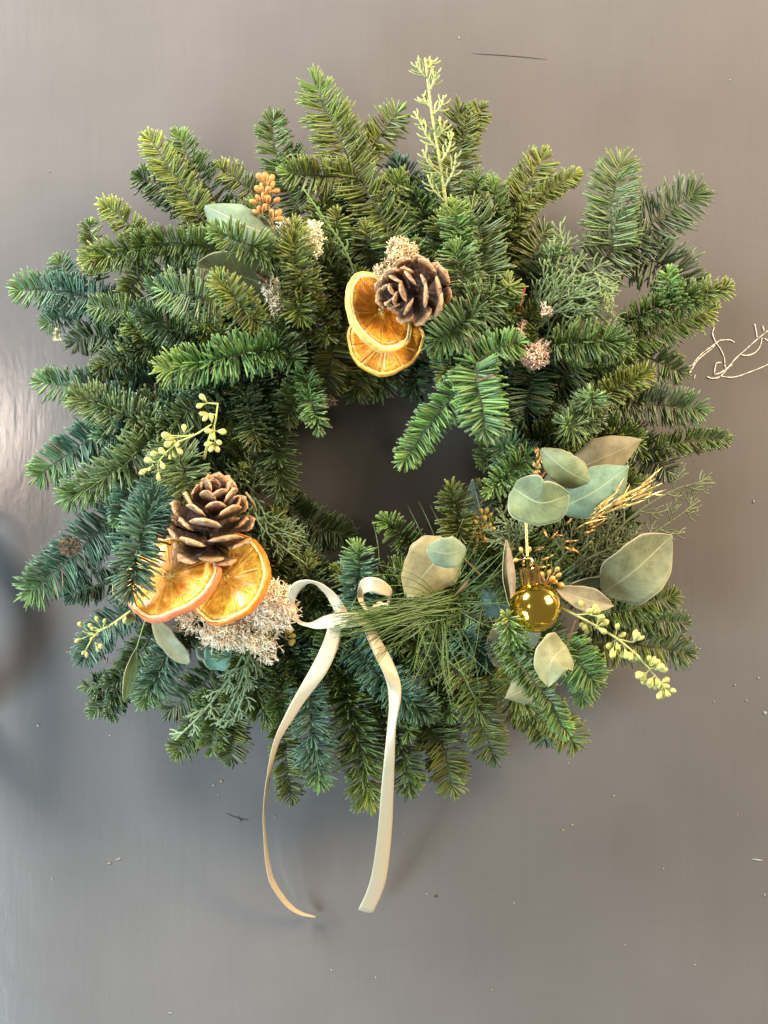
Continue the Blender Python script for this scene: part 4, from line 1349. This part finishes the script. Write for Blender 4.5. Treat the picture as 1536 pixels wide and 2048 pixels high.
conifer("small dark green juniper tuft between the broad leaf and the dry leaf", [[(1040, 1100, 160), (1025, 1060, 190), (1000, 1030, 195)], [(1035, 1090, 165), (1045, 1060, 195), (1060, 1040, 190)], [(1030, 1100, 165), (1010, 1080, 190), (985, 1070, 190)]],
        (.13, .16, .07), (.20, .23, .10), 48, 8, (.16, .16, .07), 2, rad=2.3)

# long soft pine needles
t = thing("pine_tuft", "tuft of long thin pine needles crossing the ribbon below the hole", "pine needles", P(890, 1215, 190))
mb = MB()


def long_needle(x0, y0, h0, x1, y1, h1, bend):
    mx_, my_ = (x0 + x1) / 2 - (y1 - y0) * bend, (y0 + y1) / 2 + (x1 - x0) * bend
    mb.tube(catmull(PP([(x0, y0, h0), (mx_, my_, (h0 + h1) / 2 + 12), (x1, y1, h1)]), 12), np.linspace(1.05, .5, 12) / PX, 4,
            np.array([.115, .18, .042]) * rng.uniform(.6, 1.4) + np.array([.02, .02, 0]) * rng.random())


for k in range(90):      # bundle to the left
    long_needle(880 + rng.normal(0, 26), 1207 + rng.normal(0, 12), 200 + rng.normal(0, 10), 655 + abs(rng.normal(0, 45)), 1246 + rng.normal(0, 17), 278 + rng.normal(0, 9), rng.normal(0, .04))
for k in range(26):      # hanging down
    an = rng.normal(-88, 22)
    ln = rng.uniform(110, 215)
    long_needle(872 + rng.normal(0, 26), 1222 + rng.normal(0, 14), 195, 868 + ln * math.cos(R(an)) + rng.normal(0, 8), 1215 - ln * math.sin(R(an)), 220 + rng.normal(0, 16), rng.normal(0, .07))
for k in range(16):      # lower left over the ribbon tail
    an = rng.normal(215, 14)
    ln = rng.uniform(120, 200)
    long_needle(880, 1215, 195, 880 + ln * math.cos(R(an)), 1215 - ln * math.sin(R(an)), 262 + rng.normal(0, 10), rng.normal(0, .06))
for k in range(16):      # up right and right
    an = rng.uniform(-30, 80)
    ln = rng.uniform(90, 190)
    long_needle(895, 1205, 180, 895 + ln * math.cos(R(an)), 1205 - ln * math.sin(R(an)), 225 + rng.normal(0, 15), rng.normal(0, .12))
for x0, y0, x1, y1 in [(860, 1120, 815, 1010), (880, 1110, 838, 1004), (895, 1090, 860, 1010), (760, 1130, 745, 1040), (790, 1190, 690, 1130)]:
    long_needle(x0, y0, 130, x1, y1, 100, .03)
for an, ln in [(178, 140), (170, 160), (150, 150), (160, 170)]:
    long_needle(890, 1205, 200, 890 + ln * math.cos(R(an)), 1205 - ln * math.sin(R(an)), 262, .12)
mb.build("needles", M_needle, t)['kind'] = 'stuff'
mb = MB()
mb.tube(catmull(PP([(940, 1160, 140), (910, 1190, 170), (885, 1212, 195)]), 8), np.linspace(4, 3, 8) / PX, 7, (.14, .09, .045))
mb.build("twig", M_twig, t)


# ------------------------------------------------------------------ reindeer moss
def moss(label, blobs, c, seg=9.5, r0=1.5, per=1.0, cat="moss"):
    """blobs: (x, y, h, rx, ry, rh, clumps) ellipsoids filled with forked lichen branches"""
    x0, y0, h0 = blobs[0][:3]
    t = link("moss_clump", None, None, P(x0, y0, h0))
    bpy.data.objects.remove(t)
    mb = MB()
    for (x, y, h, rx, ry, rh, nc) in blobs:
        for k in range(int(nc * per)):
            d = nrm(rng.normal(0, 1, 3))
            if d[2] < -.2:
                d[2] *= -1
            rr_ = rng.uniform(.15, .8)
            p = np.array([x + rx * d[0] * rr_, y + ry * d[1] * rr_, h + rh * d[2] * rr_])
            cc = np.array(c) * rng.uniform(.75, 1.15) * (1 + rng.normal(0, .03, 3))
            stack = [(p, nrm(d + rng.normal(0, .5, 3)), 0)]
            while stack:
                q, dd, lv = stack.pop()
                e_ = q + dd * seg * rng.uniform(.7, 1.25)
                off = (e_ - np.array([x, y, h])) / np.array([rx, ry, rh])
                m_ = (q + e_) / 2 + rng.normal(0, .7, 3)
                r_ = r0 * (1 - .14 * lv)
                mb.tube(np.array([P(*q), P(*m_), P(*e_)]), np.array([r_, r_ * .85, r_ * .8]) / PX, 4, cc * (1 + .05 * lv), cap=False)
                if lv < 4 and (off @ off) < 1.15:
                    for b_ in range(2 if rng.random() < .9 else 3):
                        stack.append((e_, nrm(dd + rng.normal(0, .75, 3)), lv + 1))
    o = mb.build("moss_clump", M_moss, None, origin=P(x0, y0, h0))
    tag(o, label, cat, "pale lichen tufts on the wreath")
    return o


MC = (.95, .80, .58)
moss("large cream reindeer moss clump under the lower-left orange slices beside the ribbon bow",
     [(390, 1235, 175, 62, 30, 22, 70), (455, 1262, 185, 60, 34, 26, 90), (540, 1215, 195, 58, 52, 32, 150), (500, 1270, 185, 55, 32, 26, 90), (535, 1300, 178, 26, 26, 18, 40), (425, 1290, 170, 24, 14, 14, 14)],
     MC, per=.72)
moss("pointed tan moss tuft behind the upper pine cone", [(803, 510, 170, 32, 40, 22, 70), (775, 545, 165, 26, 20, 16, 26)], (.70, .55, .34), seg=6)
moss("small pinkish moss tuft near the long fir sprig right of the hole", [(1068, 712, 165, 28, 24, 18, 55), (1085, 695, 160, 16, 16, 12, 18)], (.78, .60, .46), seg=6)
moss("thin pale moss strand just above the small pinkish tuft", [(1042, 655, 160, 12, 22, 10, 14)], (.6, .46, .36), seg=6)
moss("pale moss strand beside the red stalk in the cypress", [(1092, 622, 170, 8, 22, 10, 12)], (.6, .5, .38), seg=6)
moss("white crusty lichen around the sprig right of the orange-brown pods", [(575, 462, 175, 28, 22, 14, 36), (625, 470, 150, 26, 28, 14, 34), (628, 495, 145, 16, 20, 10, 16)], (.80, .74, .54), seg=5, r0=2.1)
moss("whitish lichen on the left side of the moss-covered sprig below the broken twig", [(540, 575, 165, 16, 30, 12, 26), (555, 605, 170, 14, 30, 12, 24), (522, 565, 160, 18, 10, 10, 10)], (.75, .68, .5), seg=5.5)
moss("pinkish moss wisp in the dark fir left of the orange slices", [(640, 655, 140, 16, 16, 10, 18), (628, 640, 138, 14, 10, 8, 8)], (.42, .31, .24), seg=5)
moss("tiny brown moss wisp at the top left edge of the hole", [(655, 805, 125, 18, 12, 8, 9)], (.30, .19, .12), seg=5)
moss("brown dried moss tangled on the big blue-green left sprig", [(140, 1092, 140, 24, 20, 12, 34)], (.20, .12, .07), seg=6, r0=.9, cat="dried moss")
moss("pale dry flakes caught on the left tip below the horizontal sprig", [(118, 680, 105, 12, 9, 8, 8), (112, 655, 105, 6, 14, 6, 6)], (.50, .45, .26), seg=4, r0=1.6, cat="dried moss")

# ------------------------------------------------------------------ gold straw, twigs, stalks
t = thing("gold_straw", "bundle of gold-sprayed straw ears sticking out right below the broad leaves", "gold straw", P(1160, 1050, 190))
for k in range(30):
    s_ = rng.random() ** .8
    x, y = 1160 + 120 * s_ + rng.normal(0, 4), 1046 - 62 * s_ + rng.normal(0, 7)
    an = 27 + rng.normal(0, 14)
    ln = rng.uniform(38, 66)
    mb = MB()
    n = 7
    mb.tube(catmull(PP([(x, y, 205 + rng.normal(0, 9)), (x + ln * .5 * math.cos(R(an)), y - ln * .5 * math.sin(R(an)), 212), (x + ln * math.cos(R(an)), y - ln * math.sin(R(an)), 208 + rng.normal(0, 6))]), n),
            np.array([.8, 1.8, 2.4, 2.2, 1.7, 1.1, .3]) / PX, 5, np.array([.72, .50, .17]) * rng.uniform(.7, 1.2))
    mb.build("straw", M_straw, t)
mb = MB()
mb.tube(catmull(PP([(1150, 1060, 185), (1220, 1015, 205), (1325, 966, 205)]), 10), np.linspace(2.2, 1, 10) / PX, 6, (.6, .4, .12))
mb.build("stalk", M_straw, t)
t = thing("gold_straw", "scattered short golden-brown straw bits above the bauble", "gold straw", P(1120, 1070, 175))
for (x0, y0, x1, y1) in [(1085, 1055, 1098, 1078), (1098, 1080, 1118, 1060), (1120, 1082, 1158, 1080), (1122, 1090, 1158, 1104), (1172, 1060, 1215, 1036), (1170, 1052, 1200, 1040), (1060, 1120, 1066, 1150), (1075, 1135, 1104, 1128),
                         (1080, 1120, 1110, 1108), (1090, 1142, 1106, 1138), (1130, 1050, 1150, 1030), (1070, 1100, 1090, 1092), (1105, 1068, 1130, 1070), (1140, 1090, 1160, 1108), (1165, 1066, 1190, 1058)]:
    mb = MB()
    mb.tube(catmull(PP([(x0, y0, 180), ((x0 + x1) / 2, (y0 + y1) / 2 + 2, 195), (x1, y1, 192)]), 6), np.array([.7, 2.2, 2.6, 2.2, 1.4, .3]) / PX, 5, np.array([.55, .30, .09]) * rng.uniform(.7, 1.2))
    mb.build("straw", M_straw, t)
t = thing("gold_straw", "golden dried catkin hanging behind the small olive leaf of the red stem", "gold straw", P(1085, 940, 200))
for k in range(18):
    x, y = 1080 + rng.normal(0, 8), 905 + 55 * rng.random()
    mb = MB()
    an = rng.uniform(60, 150)
    mb.tube(catmull(PP([(x, y, 205), (x + 6 * math.cos(R(an)), y - 8 * math.sin(R(an)), 212), (x + 12 * math.cos(R(an)), y - 17 * math.sin(R(an)), 208)]), 5), np.array([.8, 2.6, 2.8, 2.0, .4]) / PX, 5,
            np.array([.58, .33, .12]) * rng.uniform(.7, 1.2))
    mb.build("straw", M_straw, t)

t = thing("twig", "broken reddish-brown twig lying across the olive leaf", "twig", P(545, 570, 165))
stem(t, [(548, 572, 160), (505, 540, 178), (474, 514, 180)], 4.2, 3.2, (.22, .10, .055), "bark")
mb = MB()
mb.tube(catmull(PP([(490, 530, 181), (480, 528, 184), (478, 518, 185)]), 5), np.array([1.2, 2.5, 2.6, 2, .6]) / PX, 5, (.30, .30, .14))
mb.build("bud", M_pod, t)
t = thing("stalk", "short red stalk showing in the dark foliage left of the cypress spray", "stalk", P(1035, 640, 140))
stem(t, [(1032, 642, 135), (1040, 610, 155), (1050, 572, 160)], 3.4, 2.6, (.36, .035, .02), "bark")
t = thing("twig", "short tan bare twig right of the upright pine cone", "twig", P(515, 1030, 150))
stem(t, [(512, 1022, 150), (506, 1005, 165), (492, 985, 160)], 2.6, 2.2, (.33, .24, .10), "bark")
t = thing("tendril", "thin curling yellow tendril left of the lower-left orange slice", "tendril", P(262, 1206, 180))
stem(t, [(264, 1206, 185), (240, 1200, 190), (226, 1185, 190), (226, 1168, 185)], 1.3, .9, (.42, .38, .10), "bark")

# white wiry tendril clinging to the wall at the right edge
t = thing("dry_tendril", "white wiry branching dry tendril clinging to the wall at the right edge", "tendril", P(1440, 750, 2))
TW = [[(1358, 745), (1372, 735), (1384, 730), (1390, 722), (1405, 706), (1420, 695), (1432, 686), (1440, 681), (1455, 680), (1462, 681), (1469, 685)],
      [(1378, 747), (1384, 738), (1389, 728), (1402, 714), (1420, 700), (1430, 690)],
      [(1428, 655), (1425, 668), (1431, 684), (1440, 697), (1448, 715), (1450, 736)],
      [(1428, 746), (1431, 730), (1434, 726), (1442, 725)], [(1428, 749), (1440, 746), (1455, 735), (1470, 718), (1490, 700), (1510, 682), (1525, 670), (1545, 655)],
      [(1414, 754), (1425, 757), (1440, 753), (1456, 736), (1464, 729)], [(1440, 752), (1460, 755), (1478, 752), (1505, 742), (1525, 734), (1545, 724)],
      [(1482, 710), (1495, 711), (1510, 705), (1520, 692), (1524, 676)], [(1509, 648), (1512, 662), (1514, 675)], [(1525, 652), (1528, 662)], [(1529, 677), (1545, 688)], [(1388, 757), (1390, 750)]]
for pts in TW:
    mb = MB()
    n = max(8, len(pts) * 6)
    q = catmull(PP([(x, y, 0.5) for x, y in pts]), n)
    mb.tube(q, rng.uniform(.55, 1.7, n) / PX * np.linspace(1.05, .8, n), 5, (.84, .76, .67))
    mb.build("strand", M_moss, t)

# ------------------------------------------------------------------ gold bauble
BC = np.array([1070, 1214, 232])
t = thing("gold_bauble", "small shiny gold bauble hanging by a gold cord at lower right", "bauble", P(*BC))
mb = MB()
rb = 44 / PX
cb = P(*BC)
nu, nv = 48, 28
V, f = [], []
for i in range(nv + 1):
    th = math.pi * i / nv
    for j in range(nu):
        a_ = 2 * math.pi * j / nu
        V.append(cb + rb * np.array([math.sin(th) * math.cos(a_), math.sin(th) * math.sin(a_), math.cos(th)]))
for i in range(nv):
    for j in range(nu):
        k = (j + 1) % nu
        f.append((i * nu + j, (i + 1) * nu + j, (i + 1) * nu + k, i * nu + k))
mb.add(V, f, (1.0, .66, .10))
mb.build("ball", M_gold, t)
axis = nrm(np.array([-.16, -.02, 1.0]))
sxv = nrm(np.cross([0, 1, 0], axis))
syv = np.cross(axis, sxv)
mb = MB()
V, f = [], []
nn = 48
prof = [(17.5, 40), (17.5, 68), (16.5, 70), (0.1, 70.5)]
for (r_, z_) in prof:
    for j in range(nn):
        a_ = 2 * math.pi * j / nn
        rr_ = r_ * (1 + (.05 * (1 if (j // 2) % 2 else -1) if r_ > 16.9 else 0))
        V.append(cb + (axis * z_ + (sxv * math.cos(a_) + syv * math.sin(a_)) * rr_) / PX)
for i in range(len(prof) - 1):
    for j in range(nn):
        k = (j + 1) % nn
        f.append((i * nn + j, i * nn + k, (i + 1) * nn + k, (i + 1) * nn + j))
mb.add(V, f, (.95, .60, .16))
mb.build("cap", M_gold, t, smooth=False)
mb = MB()
a_ = np.linspace(-.25, math.pi + .25, 16)
pts = np.array([cb + (axis * (76 + 11 * math.sin(q)) + sxv * 8.5 * math.cos(q)) / PX for q in a_])
mb.tube(pts, 2.1 / PX, 6, (.95, .70, .28))
mb.build("loop", M_gold, t)
mb = MB()
top = cb + axis * 84 / PX
p_end = P(1051, 1034, 205)
n = 120
for ph in (0, math.pi):
    ss = np.linspace(0, 1, n)
    base = top[None] * (1 - ss[:, None]) + p_end[None] * ss[:, None]
    an = ss * 2 * math.pi * 17 + ph
    q = base + (np.cos(an)[:, None] * np.array([1.0, 0, 0]) + np.sin(an)[:, None] * np.array([0, 1.0, 0])) * 1.5 / PX
    mb.tube(q, 1.5 / PX, 5, (.80, .62, .22))
mb.build("cord", M_goldcord, t)
# tiny dark stamped marks on the cap
mb = MB()


def stamp(cx, cz, strokes, s_=2.5):
    for (x0, z0, x1, z1) in strokes:
        q = []
        for (x, z) in ((x0, z0), (x1, z1)):
            xx = cx + x * s_
            yy = -math.sqrt(max(18.6 ** 2 - xx ** 2, 1))
            q.append(cb + (axis * (cz + z * s_) + sxv * xx - syv * -yy) / PX if False else cb + (axis * (cz + z * s_) + sxv * xx) / PX + np.array([0, yy / PX, 0]))
        mb.tube(np.array(q), .65 / PX, 4, (.05, .025, .01))


stamp(0, 62, [(-1, 1, 1, 1), (-1, 0, .6, 0), (-1, -1, 1, -1), (-1, -1, -1, 1)], 2.2)
stamp(0.6, 55.5, [(-1, 1, 1, 1), (-1, 0, 1, 0), (-1, -1, 1, -1), (-1, 0, -1, 1), (1, -1, 1, 0)], 2.2)
stamp(1.2, 49.5, [(0, -1, 0, 1)], 2.2)
stamp(12.5, 61, [(0, -1, 0, 1), (.4, 0, .4, 1)], 3.0)
stamp(-12.5, 58, [(0, -1, 0, 1)], 3.0)
mb.build("stamped_lettering", M_mark, t)

# ------------------------------------------------------------------ ribbon bow
t = thing("ribbon_bow", "cream satin ribbon tied in a small bow with two long hanging tails", "ribbon", P(690, 1240, 235))


def ribbon(name, left, right, n=60, m_=7):
    l_ = catmull(PP(left), n)
    r_ = catmull(PP(right), n)
    v = np.linspace(0, 1, m_)
    g = l_[:, None] * (1 - v)[None, :, None] + r_[:, None] * v[None, :, None]
    nrm_ = nrm(np.cross(np.gradient(l_, axis=0), r_ - l_))
    g += (nrm_[:, None] * (np.sin(v * math.pi) * .035)[None, :, None]) * np.linalg.norm(r_ - l_, axis=1)[:, None, None]
    wv_ = np.convolve(rng.normal(0, 1, n + 8), np.ones(9) / 9, 'valid')
    g += ((rng.normal(0, .10, n) + 1.6 * wv_) / PX)[:, None, None] * nrm_[:, None]
    tw_ = np.convolve(rng.normal(0, 1, n + 8), np.ones(9) / 9, 'valid')
    g += (tw_ * 2.2 / PX)[:, None, None] * nrm_[:, None] * (v - .5)[None, :, None]
    mb = MB()
    mb.sheet(g, .9 / PX, (1, 1, 1))
    return mb.build(name, M_ribbon, t)


ribbon("tail", [(657, 1244, 255), (650, 1275, 250), (629, 1322, 246), (591, 1390, 236), (567, 1437, 226), (548, 1480, 210), (536, 1535, 180), (529, 1580, 150), (527, 1640, 110), (533, 1735, 70), (545, 1775, 55), (575, 1815, 35), (604, 1830, 22), (630, 1834, 14)],
       [(684, 1244, 250), (680, 1282, 252), (656, 1340, 250), (616, 1395, 232), (587, 1437, 218), (559, 1480, 196), (546, 1525, 160), (537, 1575, 132), (530, 1640, 96), (541, 1735, 56), (555, 1772, 42), (584, 1810, 24), (608, 1826, 12), (632, 1832, 6)])
ribbon("tail", [(728, 1238, 250), (732, 1270, 252), (746, 1306, 258), (769, 1352, 252), (777, 1394, 236), (775, 1447, 222), (769, 1510, 205), (763, 1572, 178), (755, 1666, 130), (745, 1740, 88), (732, 1785, 60), (716, 1818, 40)],
       [(745, 1236, 245), (750, 1260, 240), (782, 1317, 238), (800, 1362, 244), (801, 1400, 244), (792, 1454, 226), (789, 1525, 200), (787, 1588, 168), (783, 1666, 120), (775, 1740, 76), (764, 1785, 50), (745, 1826, 30)])
ribbon("loop", [(697, 1228, 258), (676, 1195, 268), (650, 1171, 272), (621, 1161, 268), (593, 1163, 256), (577, 1181, 240), (578, 1204, 225), (584, 1228, 212), (596, 1247, 214), (616, 1254, 228), (634, 1258, 244), (668, 1256, 256)],
       [(671, 1228, 262), (660, 1205, 254), (645, 1182, 248), (621, 1167, 244), (600, 1182, 238), (591, 1197, 228), (590, 1210, 214), (592, 1226, 204), (600, 1241, 206), (619, 1245, 222), (642, 1234, 240), (670, 1226, 256)])
ribbon("loop", [(735, 1226, 246), (724, 1212, 240), (716, 1195, 238), (720, 1164, 262), (738, 1154, 274), (764, 1160, 274), (783, 1178, 258), (780, 1200, 240), (768, 1222, 236), (736, 1226, 246)],
       [(741, 1222, 244), (732, 1212, 228), (727, 1196, 222), (728, 1188, 256), (740, 1184, 270), (762, 1189, 268), (776, 1194, 250), (772, 1206, 228), (757, 1204, 224), (734, 1222, 240)])
ribbon("knot", [(664, 1230, 262), (690, 1226, 270), (720, 1226, 268), (742, 1230, 258)], [(664, 1258, 262), (690, 1256, 272), (720, 1252, 270), (742, 1252, 258)], n=16)
